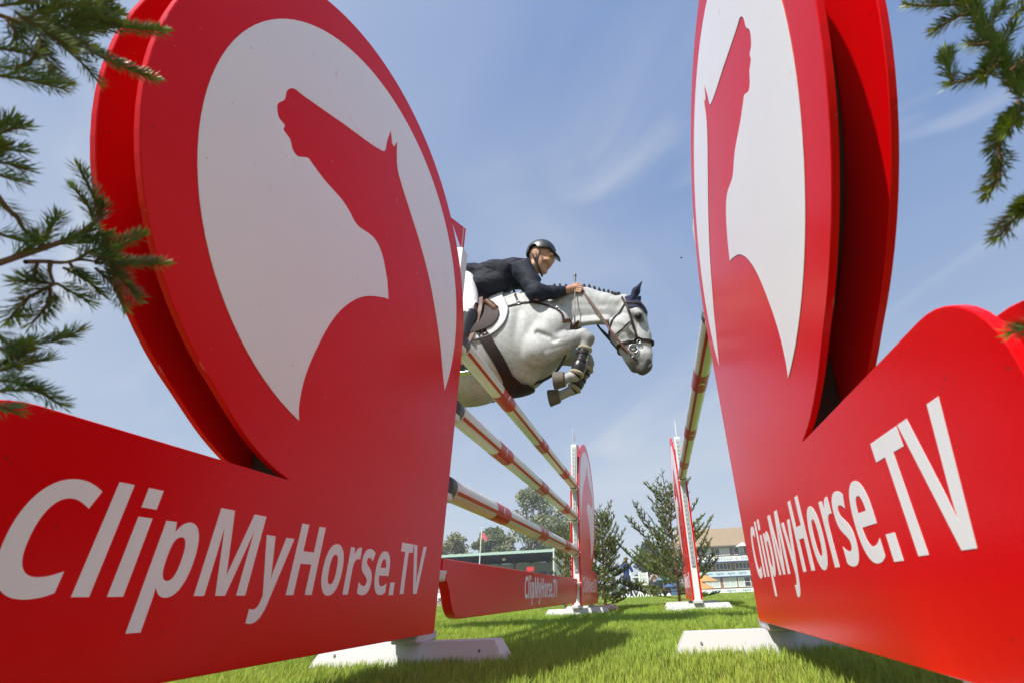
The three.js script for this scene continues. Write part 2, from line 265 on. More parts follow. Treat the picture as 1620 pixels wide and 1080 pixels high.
// flags on the posts
function jumpFlag(x, z, dir, color, label) {
  const f = thing('jump_flag', label, 'flag', [x, 1.888, z]);
  part('stick', rod([0, -0.02, dir * 0.03], [0, 0.20, dir * 0.03], 0.004), M.post, f);
  const s = new THREE.Shape(); s.moveTo(0, 0.03); s.lineTo(0, 0.215); s.lineTo(0.2, 0.12); s.closePath();
  const g = new THREE.ExtrudeGeometry(s, { depth: 0.003, bevelEnabled: false }); g.translate(0, 0, -0.0015); g.rotateY(dir > 0 ? -Math.PI / 2 : Math.PI / 2); g.translate(0, 0, dir * 0.03 - dir * 0.03);
  part('pennant', g, color, f);
}
jumpFlag(XL, ZN, 1, M.red, 'red flag on top of the near left wing post');
jumpFlag(XR, ZN, 1, M.red, 'red flag on top of the near right wing post');
jumpFlag(XL, ZF, -1, M.white, 'white flag on top of the far post with three poles');
jumpFlag(XR, ZF, -1, M.white, 'white flag on top of the far post with the single pole');
// ---------------------------------------------------------------- poles
function arcStrip(r, a0, a1, z0, z1, n = 6) { const g = new THREE.CylinderGeometry(r, r, z1 - z0, n, 1, true, a0, a1 - a0); g.rotateX(Math.PI / 2); g.translate(0, 0, (z0 + z1) / 2); return g; }
const POLE = {};
{
  const L = 3.72, r = 0.05; POLE.L = L;
  POLE.body = new THREE.CylinderGeometry(r, r, L, 32, 1); POLE.body.rotateX(Math.PI / 2);
  // angle 0 of a turned cylinder points to -y; pi/2 to +x
  POLE.stripe = [0, Math.PI].map((a) => arcStrip(r + 0.0008, a - 0.17, a + 0.17, -L / 2 + 0.06, L / 2 - 0.06));
  POLE.band = arcStrip(r + 0.0014, 0, Math.PI * 2, -0.135, 0.135, 32);
  POLE.cap = merge([arcStrip(r + 0.002, 0, Math.PI * 2, -0.025, 0.025, 32), (() => { const c = new THREE.CircleGeometry(r + 0.002, 24); c.translate(0, 0, 0.0251); return c; })(), (() => { const c = new THREE.CircleGeometry(r + 0.002, 24); c.rotateY(Math.PI); c.translate(0, 0, -0.0251); return c; })()]);
  // swoosh mark: a crescent bent round the pole
  const mark = (a0) => { const pos = [], idx = [], n = 14, R = r + 0.0026; for (let i = 0; i <= n; i++) { const t = i / n, a = a0 + (t - 0.5) * 1.1, z = 0.035 * Math.sin(t * Math.PI) - 0.02, wd = 0.0245 * Math.sin(t * Math.PI) * (0.35 + t) + 0.001; for (const q of [0, 1]) pos.push(R * Math.sin(a), -R * Math.cos(a), z + q * wd); if (i) { const A = (i - 1) * 2; idx.push(A, A + 1, A + 2, A + 1, A + 3, A + 2); } } const g = new THREE.BufferGeometry(); g.setAttribute('position', new THREE.Float32BufferAttribute(pos, 3)); g.setIndex(idx); g.computeVertexNormals(); return g.toNonIndexed(); };
  POLE.mark = [mark(0.45), mark(Math.PI + 0.45)];
}
function makePole(label, x, y, roll) {
  const p = thing('jump_pole', label, 'jump pole', [x, y, (ZN + ZF) / 2 - 0.005], 0, 'red and white jump poles');
  p.rotation.z = roll;
  part('pole', POLE.body, M.poleWhite, p);
  for (const s of POLE.stripe) part('stripe', s, M.poleRed, p);
  for (const z of [1.06, -0.06, -1.17]) { const b = part('band', POLE.band, M.poleRed, p); b.position.z = z; for (const m of POLE.mark) part('mark', m, M.white, b); }
  for (const z of [1, -1]) part('end_cap', POLE.cap, M.cap, p).position.z = z * (POLE.L / 2 - 0.02);
}
makePole('top pole of the three on the left, under the horse', XL, HL[0], 0.82);
makePole('middle pole of the three on the left', XL, HL[1], 0.98);
makePole('lowest pole of the three, above the red plank', XL, HL[2], 1.2);
makePole('single pole on the right beside the near right wing', XR, HR[0], -0.48);
{ // the plank
  const p = thing('jump_plank', 'long red plank with white lettering hung below the poles', 'jump plank', [XL, 0, 0]);
  const z0 = -ZN + 0.09, z1 = -ZF - 0.05, s = new THREE.Shape();
  s.moveTo(z0, 0.365); s.lineTo(z1, 0.365); s.lineTo(z1, 0.30); s.bezierCurveTo(z1 - 0.06, 0.28, z1 - 0.03, 0.15, z1 - 0.17, 0.133); s.lineTo(z0 + 0.25, 0.133); s.bezierCurveTo(z0 + 0.09, 0.133, z0 + 0.13, 0.285, z0, 0.30); s.closePath();
  const g = new THREE.ExtrudeGeometry(s, { depth: 0.034, bevelEnabled: true, bevelSize: 0.004, bevelThickness: 0.004, bevelOffset: -0.004, bevelSegments: 2, curveSegments: 14 }); g.translate(0, 0, -0.017); g.rotateY(Math.PI / 2);
  const b = part('board', g, M.red, p);
  const t1 = lettering('ClipMyHorse.TV', 3.47, 4.61, 0.200, 0.332); t1.translate(0, 0, 0.0215); t1.rotateY(Math.PI / 2);
  part('lettering', t1, M.white, b);
  const t2 = lettering('ClipMyHorse.TV', -4.61, -3.47, 0.200, 0.332); t2.translate(0, 0, 0.0215); t2.rotateY(-Math.PI / 2); part('lettering', t2, M.white, b);
  for (const z of [ZN - 0.07, ZF + 0.05]) part('hanger', [box(0.062, 0.03, 0.08, 0, 0.294, z, 0.004), box(0.062, 0.012, 0.10, 0, 0.312, z, 0.003)], M.post, p);
}
// ---------------------------------------------------------------- distance fields and their meshes
const HZ = -3.1; // the horse and rider stand in a vertical plane here; their own z runs from it
function fieldOf(prims) {
  const P = prims.map((q) => { const zs = q.zs ?? 1; return { ...q, zs, k: q.k ?? 0.03, ax: q.a[0], ay: q.a[1], az: q.a[2] / zs, bx: (q.b ?? q.a)[0], by: (q.b ?? q.a)[1], bz: (q.b ?? q.a)[2] / zs, rb: q.rb ?? q.ra, cut: !!q.cut }; });
  for (const q of P) { q.dx = q.bx - q.ax; q.dy = q.by - q.ay; q.dz = q.bz - q.az; q.l2 = q.dx * q.dx + q.dy * q.dy + q.dz * q.dz || 1e-9; }
  const dist = (q, x, y, z) => {
    const zz = z / q.zs, px = x - q.ax, py = y - q.ay, pz = zz - q.az;
    let t = (px * q.dx + py * q.dy + pz * q.dz) / q.l2; t = t < 0 ? 0 : t > 1 ? 1 : t;
    const ex = px - q.dx * t, ey = py - q.dy * t, ez = pz - q.dz * t;
    const e = Math.sqrt(ex * ex + ey * ey + ez * ez) - (q.ra + (q.rb - q.ra) * t); return q.zs < 1 ? e * (0.5 + 0.5 * q.zs) : e;
  };
  const over = (L) => (x, y, z) => {
    let d = 1e3;
    for (let i = 0; i < L.length; i++) {
      const q = L[i], e = dist(q, x, y, z);
      if (q.cut) { const h = Math.max(q.k - Math.abs(d + e), 0) / q.k; d = Math.max(d, -e) + h * h * q.k / 4; }
      else { const h = Math.max(q.k - Math.abs(d - e), 0) / q.k; d = Math.min(d, e) - h * h * q.k / 4; }
    }
    return d;
  };
  const f = over(P);
  // the same field with only the pieces that matter within rad of a point
  f.near = (x, y, z, rad) => { const E = P.map((q) => dist(q, x, y, z)); let m = 1e3; P.forEach((q, i) => { if (!q.cut) m = Math.min(m, E[i]); }); return over(P.filter((q, i) => (q.cut ? E[i] < rad * 1.6 + q.k : E[i] - m < 3.2 * rad + q.k))); };
  return f;
}
// surface nets over a box, skipping blocks that the surface cannot reach
function netOf(f, lo, hi, s, colorOf) {
  const n = [0, 1, 2].map((i) => Math.ceil((hi[i] - lo[i]) / s) + 2), [nx, ny, nz] = n, vals = new Float32Array(nx * ny * nz).fill(1), B = 8;
  for (let bz = 0; bz < nz; bz += B) for (let by = 0; by < ny; by += B) for (let bx = 0; bx < nx; bx += B) {
    const c = f(lo[0] + (bx + B / 2) * s, lo[1] + (by + B / 2) * s, lo[2] + (bz + B / 2) * s);
    if (Math.abs(c) > s * B * 1.1 + 0.01) { if (c < 0) for (let z = bz; z < Math.min(nz, bz + B); z++) for (let y = by; y < Math.min(ny, by + B); y++) for (let x = bx; x < Math.min(nx, bx + B); x++) vals[(z * ny + y) * nx + x] = -1; continue; }
    const fl = f.near ? f.near(lo[0] + (bx + B / 2) * s, lo[1] + (by + B / 2) * s, lo[2] + (bz + B / 2) * s, s * B * 0.87) : f;
    for (let z = bz; z < Math.min(nz, bz + B); z++) for (let y = by; y < Math.min(ny, by + B); y++) for (let x = bx; x < Math.min(nx, bx + B); x++) vals[(z * ny + y) * nx + x] = fl(lo[0] + x * s, lo[1] + y * s, lo[2] + z * s);
  }
  const id = new Int32Array(nx * ny * nz).fill(-1), pos = [], idx = [], at = (x, y, z) => (z * ny + y) * nx + x;
  for (let z = 0; z < nz - 1; z++) for (let y = 0; y < ny - 1; y++) for (let x = 0; x < nx - 1; x++) {
    const v = [vals[at(x, y, z)], vals[at(x + 1, y, z)], vals[at(x, y + 1, z)], vals[at(x + 1, y + 1, z)], vals[at(x, y, z + 1)], vals[at(x + 1, y, z + 1)], vals[at(x, y + 1, z + 1)], vals[at(x + 1, y + 1, z + 1)]];
    let m = 0; for (let i = 0; i < 8; i++) if (v[i] < 0) m |= 1 << i; if (m === 0 || m === 255) continue;
    let sx = 0, sy = 0, sz = 0, k = 0;
    for (const [a, b] of NET_EDGES) if ((v[a] < 0) !== (v[b] < 0)) { const t = v[a] / (v[a] - v[b]); sx += mix(a & 1, b & 1, t); sy += mix((a >> 1) & 1, (b >> 1) & 1, t); sz += mix(a >> 2, b >> 2, t); k++; }
    id[at(x, y, z)] = pos.length / 3; pos.push(lo[0] + (x + sx / k) * s, lo[1] + (y + sy / k) * s, lo[2] + (z + sz / k) * s);
  }
  const quad = (a, b, c, d, flip) => { if (a < 0 || b < 0 || c < 0 || d < 0) return; if (flip) idx.push(a, c, b, a, d, c); else idx.push(a, b, c, a, c, d); };
  for (let z = 1; z < nz - 1; z++) for (let y = 1; y < ny - 1; y++) for (let x = 1; x < nx - 1; x++) {
    const v = vals[at(x, y, z)] < 0;
    if (v !== vals[at(x + 1, y, z)] < 0) quad(id[at(x, y - 1, z - 1)], id[at(x, y, z - 1)], id[at(x, y, z)], id[at(x, y - 1, z)], !v);
    if (v !== vals[at(x, y + 1, z)] < 0) quad(id[at(x - 1, y, z - 1)], id[at(x - 1, y, z)], id[at(x, y, z)], id[at(x, y, z - 1)], !v);
    if (v !== vals[at(x, y, z + 1)] < 0) quad(id[at(x - 1, y - 1, z)], id[at(x, y - 1, z)], id[at(x, y, z)], id[at(x - 1, y, z)], !v);
  }
  const nor = [], uv = [], col = [], e = s * 0.6, cache = new Map();
  for (let i = 0; i < pos.length; i += 3) {
    const [x, y, z] = [pos[i], pos[i + 1], pos[i + 2]];
    let fl = f; if (f.near) { const q = s * B, c = [x, y, z].map((w, k) => Math.floor((w - lo[k]) / q)), key = c.join(); fl = cache.get(key); if (!fl) cache.set(key, fl = f.near(...c.map((w, k) => lo[k] + (w + 0.5) * q), q)); }
    const gx = fl(x + e, y, z) - fl(x - e, y, z), gy = fl(x, y + e, z) - fl(x, y - e, z), gz = fl(x, y, z + e) - fl(x, y, z - e), L = Math.hypot(gx, gy, gz) || 1;
    nor.push(gx / L, gy / L, gz / L); uv.push(x + z * 0.3, y + z * 0.5); if (colorOf) col.push(...colorOf(x, y, z));
  }
  const g = new THREE.BufferGeometry(); g.setAttribute('position', new THREE.Float32BufferAttribute(pos, 3)); g.setAttribute('normal', new THREE.Float32BufferAttribute(nor, 3)); g.setAttribute('uv', new THREE.Float32BufferAttribute(uv, 2));
  if (colorOf) g.setAttribute('color', new THREE.Float32BufferAttribute(col, 3)); g.setIndex(idx); return g;
}
const NET_EDGES = [[0, 1], [2, 3], [4, 5], [6, 7], [0, 2], [1, 3], [4, 6], [5, 7], [0, 4], [1, 5], [2, 6], [3, 7]];
// signed distance to a closed outline in the side view, and to a polyline
function inPoly(P) { return (x, y) => { let d = 1e9, s = 1; for (let i = 0, j = P.length - 1; i < P.length; j = i++) { const [ax, ay] = P[i], [bx, by] = P[j], ex = bx - ax, ey = by - ay, wx = x - ax, wy = y - ay, t = clamp((wx * ex + wy * ey) / (ex * ex + ey * ey)), qx = wx - ex * t, qy = wy - ey * t; d = Math.min(d, qx * qx + qy * qy); const c1 = y >= ay, c2 = y < by, c3 = ex * wy > ey * wx; if ((c1 && c2 && c3) || (!c1 && !c2 && !c3)) s = -s; } return s * Math.sqrt(d); }; }
function nearLine(P, w) { return (x, y) => { let d = 1e9; for (let i = 1; i < P.length; i++) { const [ax, ay] = P[i - 1], [bx, by] = P[i], ex = bx - ax, ey = by - ay, wx = x - ax, wy = y - ay, t = clamp((wx * ex + wy * ey) / (ex * ex + ey * ey)), w1 = typeof w === 'number' ? w : mix(w[i - 1], w[i], t); d = Math.min(d, Math.hypot(wx - ex * t, wy - ey * t) - w1); } return d; }; }
function splinePts(P, n = 24) { const c = new THREE.CatmullRomCurve3(P.map((p) => V(p[0], p[1], p[2] ?? 0))); return c.getPoints(n).map((v) => [v.x, v.y, v.z]); }
const boxOf = (P, m) => [[Math.min(...P.map((p) => p[0])) - m, Math.min(...P.map((p) => p[1])) - m], [Math.max(...P.map((p) => p[0])) + m, Math.max(...P.map((p) => p[1])) + m]];
// a layer lying on a body: between d0 and d1 above the surface f, inside the side-view region
function layer(f, region, P, m, zr, d0, d1, s) {
  const [[x0, y0], [x1, y1]] = boxOf(P, m), mid = (d0 + d1) / 2, half = (d1 - d0) / 2, of = (h) => (x, y, z) => Math.max(Math.abs(h(x, y, z) - mid) - half, region(x, y)), g = of(f);
  g.near = (x, y, z, rad) => of(f.near(x, y, z, rad)); return netOf(g, [x0, y0, zr[0]], [x1, y1, zr[1]], s);
}
// the point of a body's near side at (x, y)
function onSide(f, x, y, off = 0, from = 0.6) { let z = from; for (let i = 0; i < 200; i++) { const d = f(x, y, z) - off; if (d < 0.0007) break; z -= Math.max(0.0006, d * 0.7); if (z < -0.6) return V(x, y, 0); } return V(x, y, z); }

// ---------------------------------------------------------------- the horse, clearing the poles from left to right
const HORSE = fieldOf([
  // trunk
  { a: [-0.9591, 1.9212, 0], b: [-1.2390, 1.8459, 0], ra: 0.3763, rb: 0.3763, zs: 0.74 },
  { a: [-1.2390, 1.8459, 0], b: [-1.5792, 1.8089, 0], ra: 0.3779, rb: 0.3606, zs: 0.80, k: 0.05 },
  { a: [-1.5812, 1.8251, 0], b: [-1.8961, 1.8898, 0], ra: 0.3527, rb: 0.3013, zs: 0.84, k: 0.06 },
  { a: [-1.9017, 1.9233, 0], b: [-2.1605, 1.9671, 0], ra: 0.3064, rb: 0.2839, zs: 0.95, k: 0.08 },
  { a: [-1.0248, 2.3056, 0], b: [-1.2208, 2.2049, 0], ra: 0.0902, rb: 0.0902, zs: 0.6, k: 0.12 },
  { a: [-0.8985, 1.7867, 0], b: [-0.6762, 1.9392, 0], ra: 0.2649, rb: 0.2291, zs: 0.72, k: 0.06 },
  { a: [-0.7579, 2.0310, 0], b: [-0.6248, 2.0999, 0], ra: 0.2775, rb: 0.1898, zs: 0.66, k: 0.06 },
  { a: [-0.6324, 1.9289, 0.07], b: [-0.5749, 1.9871, 0.07], ra: 0.1229, rb: 0.0867, k: 0.05 },
  { a: [-0.6616, 2.0085, -0.07], b: [-0.6015, 2.0694, -0.07], ra: 0.1229, rb: 0.0867, k: 0.05 },
  // neck
  { a: [-0.8047, 2.1382, 0], b: [-0.5945, 2.1909, 0], ra: 0.2362, rb: 0.1949, zs: 0.56, k: 0.08 },
  { a: [-0.5945, 2.1909, 0], b: [-0.3855, 2.1949, 0], ra: 0.1939, rb: 0.1586, zs: 0.50, k: 0.04 },
  { a: [-0.3855, 2.1949, 0], b: [-0.2250, 2.1546, 0], ra: 0.1572, rb: 0.1281, zs: 0.50, k: 0.04 },
  { a: [-0.2250, 2.1546, 0], b: [-0.1186, 2.1076, 0], ra: 0.1269, rb: 0.1038, zs: 0.56, k: 0.04 },
  { a: [-0.5419, 2.2939, 0.035], b: [-0.1190, 2.1742, 0.03], ra: 0.0496, rb: 0.0379, k: 0.03 },
  { a: [-0.4557, 2.0258, 0.05], b: [-0.1981, 2.0270, 0.05], ra: 0.0373, rb: 0.0287, k: 0.022 },
  { a: [-0.4602, 2.0367, 0.108], b: [-0.1728, 2.0370, 0.086], ra: 0.024, rb: 0.017, k: 0.03, cut: true },
  { a: [-0.5273, 2.1663, 0.122], b: [-0.2166, 2.1359, 0.088], ra: 0.016, rb: 0.012, k: 0.03, cut: true },
  { a: [-0.4934, 2.1690, -0.108], b: [-0.1826, 2.1416, -0.086], ra: 0.024, rb: 0.017, k: 0.03, cut: true },
  // head
  { a: [-0.0653, 2.1832, 0], b: [-0.0114, 2.0947, 0], ra: 0.0747, rb: 0.1062, zs: 0.80, k: 0.03 },
  { a: [-0.0121, 2.0864, 0], b: [0.0212, 1.8779, 0], ra: 0.1087, rb: 0.0920, zs: 0.66, k: 0.03 },
  { a: [0.0212, 1.8779, 0], b: [0.0360, 1.7358, 0], ra: 0.0874, rb: 0.0752, zs: 0.64, k: 0.03 },
  { a: [0.0305, 1.7059, 0], b: [0.0411, 1.6446, 0], ra: 0.0702, rb: 0.0621, zs: 0.92, k: 0.03 },
  { a: [-0.0071, 1.6495, 0], b: [0.0242, 1.6077, 0], ra: 0.0483, rb: 0.0376, zs: 1.0, k: 0.02 },
  { a: [-0.0937, 1.9461, 0.045], b: [-0.1145, 1.9084, 0.045], ra: 0.1043, rb: 0.0817, zs: 0.62, k: 0.016 },
  { a: [-0.0965, 1.9974, -0.045], b: [-0.1179, 1.9585, -0.045], ra: 0.1043, rb: 0.0817, zs: 0.62, k: 0.03 },
  { a: [-0.1237, 1.8937, 0.03], b: [-0.0407, 1.6885, 0.02], ra: 0.0627, rb: 0.0490, k: 0.03 },
  { a: [-0.1261, 1.9267, -0.03], b: [-0.0412, 1.7078, -0.02], ra: 0.0627, rb: 0.0490, k: 0.03 },
  { a: [-0.0416, 1.6906, 0], b: [-0.0247, 1.6334, 0], ra: 0.0486, rb: 0.0405, zs: 0.9, k: 0.012 },
  { a: [0.0166, 2.0457, 0.075], b: [0.0420, 2.0138, 0.082], ra: 0.0343, rb: 0.0314, k: 0.03 },
  { a: [0.0174, 2.1369, -0.075], b: [0.0443, 2.1121, -0.082], ra: 0.0343, rb: 0.0314, k: 0.03 },
  { a: [-0.0543, 1.9331, 0.088], b: [0.0126, 1.8400, 0.072], ra: 0.0125, rb: 0.0098, k: 0.02 },
  { a: [0.0407, 1.9857, 0.113], b: [0.0433, 1.9838, 0.113], ra: 0.021, k: 0.008, cut: true },
  { a: [0.0438, 2.1204, -0.113], b: [0.0466, 2.1184, -0.113], ra: 0.021, k: 0.008, cut: true },
  { a: [0.0851, 1.6462, 0.044], b: [0.0724, 1.6103, 0.048], ra: 0.022, rb: 0.015, k: 0.008, cut: true },
  { a: [0.0875, 1.6877, -0.044], b: [0.0746, 1.6545, -0.048], ra: 0.022, rb: 0.015, k: 0.008, cut: true },
  { a: [-0.0432, 1.6066, 0.1], b: [0.0016, 1.5638, 0.07], ra: 0.03, rb: 0.012, k: 0.006, zs: 1, cut: true },
  { a: [-0.0891, 1.8180, 0.105], b: [-0.0297, 1.7256, 0.095], ra: 0.016, rb: 0.012, k: 0.03, cut: true },
  // forelegs, folded: near one then far one
  { a: [-0.8167, 2.1460, 0.13], b: [-0.5997, 1.9628, 0.16], ra: 0.1337, rb: 0.1249, zs: 0.62, k: 0.045 },
  { a: [-0.5917, 1.9511, 0.165], b: [-0.7017, 1.7922, 0.165], ra: 0.1253, rb: 0.1310, zs: 0.72, k: 0.02 },
  { a: [-0.8160, 1.9291, 0.165], b: [-0.7192, 1.7437, 0.175], ra: 0.1133, rb: 0.1019, zs: 0.62, k: 0.028 },
  { a: [-0.6876, 1.7604, 0.165], b: [-0.5264, 1.8085, 0.15], ra: 0.1248, rb: 0.0879, zs: 0.84, k: 0.022 },
  { a: [-0.6896, 1.8553, 0.25], b: [-0.5624, 1.7924, 0.245], ra: 0.016, rb: 0.012, k: 0.03, cut: true },
  { a: [-0.7677, 1.6579, 0.27], b: [-0.7217, 1.6245, 0.24], ra: 0.02, rb: 0.02, k: 0.05, cut: true },
  { a: [-0.5772, 1.7888, 0.238], b: [-0.4042, 1.8278, 0.186], ra: 0.012, rb: 0.007, k: 0.016, cut: true },
  { a: [-0.5832, 1.7074, 0.242], b: [-0.4187, 1.7929, 0.186], ra: 0.012, rb: 0.007, k: 0.016, cut: true },
  { a: [-0.8296, 2.0658, 0.262], b: [-0.8400, 1.7601, 0.285], ra: 0.02, rb: 0.018, k: 0.05, cut: true },
  { a: [-0.5264, 1.8085, 0.15], b: [-0.3833, 1.8504, 0.14], ra: 0.0880, rb: 0.0511, zs: 0.86, k: 0.02 },
  { a: [-0.6290, 1.8426, 0.185], b: [-0.4407, 1.8633, 0.165], ra: 0.0457, rb: 0.0257, k: 0.014 },
  { a: [-0.6275, 1.7042, 0.19], b: [-0.4569, 1.7835, 0.16], ra: 0.0480, rb: 0.0226, k: 0.014 },
  { a: [-0.3733, 1.8617, 0.14], b: [-0.3418, 1.8242, 0.14], ra: 0.0480, rb: 0.0466, k: 0.02 },
  { a: [-0.3420, 1.8211, 0.14], b: [-0.3629, 1.7685, 0.14], ra: 0.0449, rb: 0.0379, k: 0.02 },
  { a: [-0.3629, 1.7685, 0.14], b: [-0.4196, 1.5799, 0.14], ra: 0.0342, rb: 0.0315, k: 0.015 },
  { a: [-0.4225, 1.5716, 0.14], b: [-0.4443, 1.5452, 0.14], ra: 0.0409, rb: 0.0381, k: 0.02 },
  { a: [-0.4362, 1.5529, 0.14], b: [-0.5184, 1.5269, 0.14], ra: 0.0340, rb: 0.0368, k: 0.02 },
  { a: [-0.8633, 2.2764, -0.13], b: [-0.6629, 2.1482, -0.15], ra: 0.1380, rb: 0.1278, zs: 0.62, k: 0.05 },
  { a: [-0.6552, 2.1209, -0.15], b: [-0.7311, 1.9241, -0.15], ra: 0.1274, rb: 0.1217, zs: 0.72, k: 0.035 },
  { a: [-0.7008, 1.8959, -0.15], b: [-0.5059, 1.8345, -0.14], ra: 0.1113, rb: 0.0696, zs: 0.8, k: 0.03 },
  { a: [-0.5059, 1.8345, -0.14], b: [-0.3925, 1.8017, -0.14], ra: 0.0691, rb: 0.0456, k: 0.02 },
  { a: [-0.3894, 1.8046, -0.14], b: [-0.3734, 1.7677, -0.14], ra: 0.0454, rb: 0.0412, k: 0.02 },
  { a: [-0.3737, 1.7582, -0.14], b: [-0.4753, 1.5985, -0.14], ra: 0.0364, rb: 0.0310, k: 0.015 },
  { a: [-0.4856, 1.5842, -0.14], b: [-0.5061, 1.5604, -0.14], ra: 0.0403, rb: 0.0376, k: 0.02 },
  { a: [-0.4975, 1.5626, -0.14], b: [-0.6091, 1.5188, -0.14], ra: 0.0335, rb: 0.0361, k: 0.02 },
  // hind legs, trailing

  { a: [-2.0395, 1.8629, 0.12], b: [-1.8671, 1.6130, 0.16], ra: 0.2296, rb: 0.1363, zs: 0.8, k: 0.05 },
  { a: [-1.8671, 1.6130, 0.16], b: [-2.0899, 1.4778, 0.15], ra: 0.1133, rb: 0.0623, k: 0.03 },
  { a: [-2.0899, 1.4778, 0.15], b: [-2.1712, 1.4564, 0.15], ra: 0.0566, rb: 0.0509, k: 0.02 },
  { a: [-2.1565, 1.4551, 0.15], b: [-2.1844, 1.2103, 0.15], ra: 0.0410, rb: 0.0355, k: 0.02 },
  { a: [-2.1844, 1.2103, 0.15], b: [-2.2843, 1.1652, 0.15], ra: 0.0422, rb: 0.0381, k: 0.02 },
  { a: [-2.2038, 1.9964, -0.12], b: [-2.0703, 1.7663, -0.16], ra: 0.2296, rb: 0.1363, zs: 0.8, k: 0.05 },
  { a: [-2.0703, 1.7663, -0.16], b: [-2.2476, 1.5711, -0.15], ra: 0.1126, rb: 0.0619, k: 0.03 },
  { a: [-2.2476, 1.5711, -0.15], b: [-2.3349, 1.5398, -0.15], ra: 0.0562, rb: 0.0506, k: 0.02 },
  { a: [-2.3189, 1.5384, -0.15], b: [-2.3221, 1.2770, -0.15], ra: 0.0407, rb: 0.0353, k: 0.02 },
  { a: [-2.3221, 1.2770, -0.15], b: [-2.4282, 1.2133, -0.15], ra: 0.0418, rb: 0.0378, k: 0.02 },
]);
const HBASE = [-0.95, 1.2, 0];
const coatTex = dataTex(512, 512, (u, v) => { const n = tnoise(u, v, 22, 8, 4), m = tnoise(u * 1, v, 90, 9, 2); const k = clamp(0.93 + 0.14 * n + 0.10 * m); return [k, k * 0.99, k * 0.965]; }, true, 1.6);
const M2 = {
  coat: phys(0xffffff, { vertexColors: true, map: coatTex, roughness: 0.62, bumpMap: rep(grainTex, 16), bumpScale: 0.0006, sheen: 0.15, sheenRoughness: 0.5, sheenColor: rgb(0.9, 0.9, 0.9) }),
  hoof: std(rgb(0.13, 0.105, 0.08), { roughness: 0.55, bumpMap: rep(grainTex, 20), bumpScale: 0.002 }),
  leather: phys(rgb(0.022, 0.010, 0.008), { roughness: 0.55, bumpMap: rep(grainTex, 20), bumpScale: 0.0012, specularIntensity: 0.5 }),
  leatherTan: phys(rgb(0.10, 0.036, 0.016), { roughness: 0.5, bumpMap: rep(grainTex, 20), bumpScale: 0.001, specularIntensity: 0.6 }),
  leatherBlack: phys(rgb(0.012, 0.012, 0.014), { roughness: 0.38, clearcoat: 0.25, clearcoatRoughness: 0.3 }),
  navy: std(rgb(0.007, 0.012, 0.048), { roughness: 0.85, bumpMap: rep(grainTex, 30), bumpScale: 0.001 }),
  hair: std(rgb(0.02, 0.019, 0.02), { roughness: 0.7, bumpMap: rep(grainTex, 40), bumpScale: 0.003 }),
  fleece: std(rgb(0.66, 0.58, 0.42), { roughness: 1, bumpMap: rep(grainTex, 24), bumpScale: 0.012 }),
  steel: std(rgb(0.66, 0.66, 0.66), { metalness: 0.95, roughness: 0.22 }),
  eye: phys(rgb(0.006, 0.004, 0.003), { roughness: 0.12, specularIntensity: 0.7 }),
  pad: std(rgb(0.60, 0.60, 0.64), { roughness: 0.85 }),
};
function hp(name, geo, mat, parent) { const g = Array.isArray(geo) ? merge(geo) : geo; g.translate(-HBASE[0], -HBASE[1], -HBASE[2]); return part(name, g, mat, parent); }
const horse = thing('horse', 'grey show jumping horse in mid leap over the poles', 'horse', [HBASE[0], HBASE[1], HZ]);
const dist2 = (x, y, P) => Math.hypot(x - P[0], y - P[1]);
const horseCol = (x, y, z) => {
  const n = fbm(x * 9, y * 9, z * 9, 3), muz = Math.max(smooth(0.15, 0.05, dist2(x, y, [0.0175, 1.5936, 0])), smooth(0.055, 0.028, dist2(x, y, [0.0794, 1.6295, 0.04]))), kn = Math.max(smooth(0.10, 0.03, dist2(x, y, [-0.3262, 1.8386, 0.13])), smooth(0.11, 0.04, dist2(x, y, [-0.3676, 1.7671, -0.14]))) * (0.6 + 0.9 * n), eye = smooth(0.05, 0.02, dist2(x, y, [0.0409, 1.9935, 0.1]));
  const legd = smooth([-0.4729, 1.6362, 0][1] + 0.05, [-0.4729, 1.6362, 0][1] - 0.04, y) * smooth([-0.4178, 1.6308, 0][0], [-0.4729, 1.6362, 0][0], x) * (x > [-0.6679, 1.6555, 0][0] ? 1 : 0);
  const g = clamp(Math.max(muz * (0.92 + 0.6 * n), kn * 0.55, eye * 0.8, legd * 0.15)), dap = fbm(x * 3.1 + 7, y * 3.1, z * 3.1, 3), base = 1 + 0.13 * n + 0.6 * Math.min(0.06, dap);
  return [mix(0.49, 0.05, g) * base, mix(0.51, 0.05, g) * base, mix(0.545, 0.053, g) * base];
};
{
  const a = [-2.5045, 1.1128, 0], b = [0.2066, 2.3999, 0];
  const headLo = [-0.2697, 1.5718, 0][0];
  hp('body', netOf(HORSE, [a[0], a[1], -0.48], [b[0], b[1], 0.48], 0.0085, horseCol), M2.coat, horse);
}
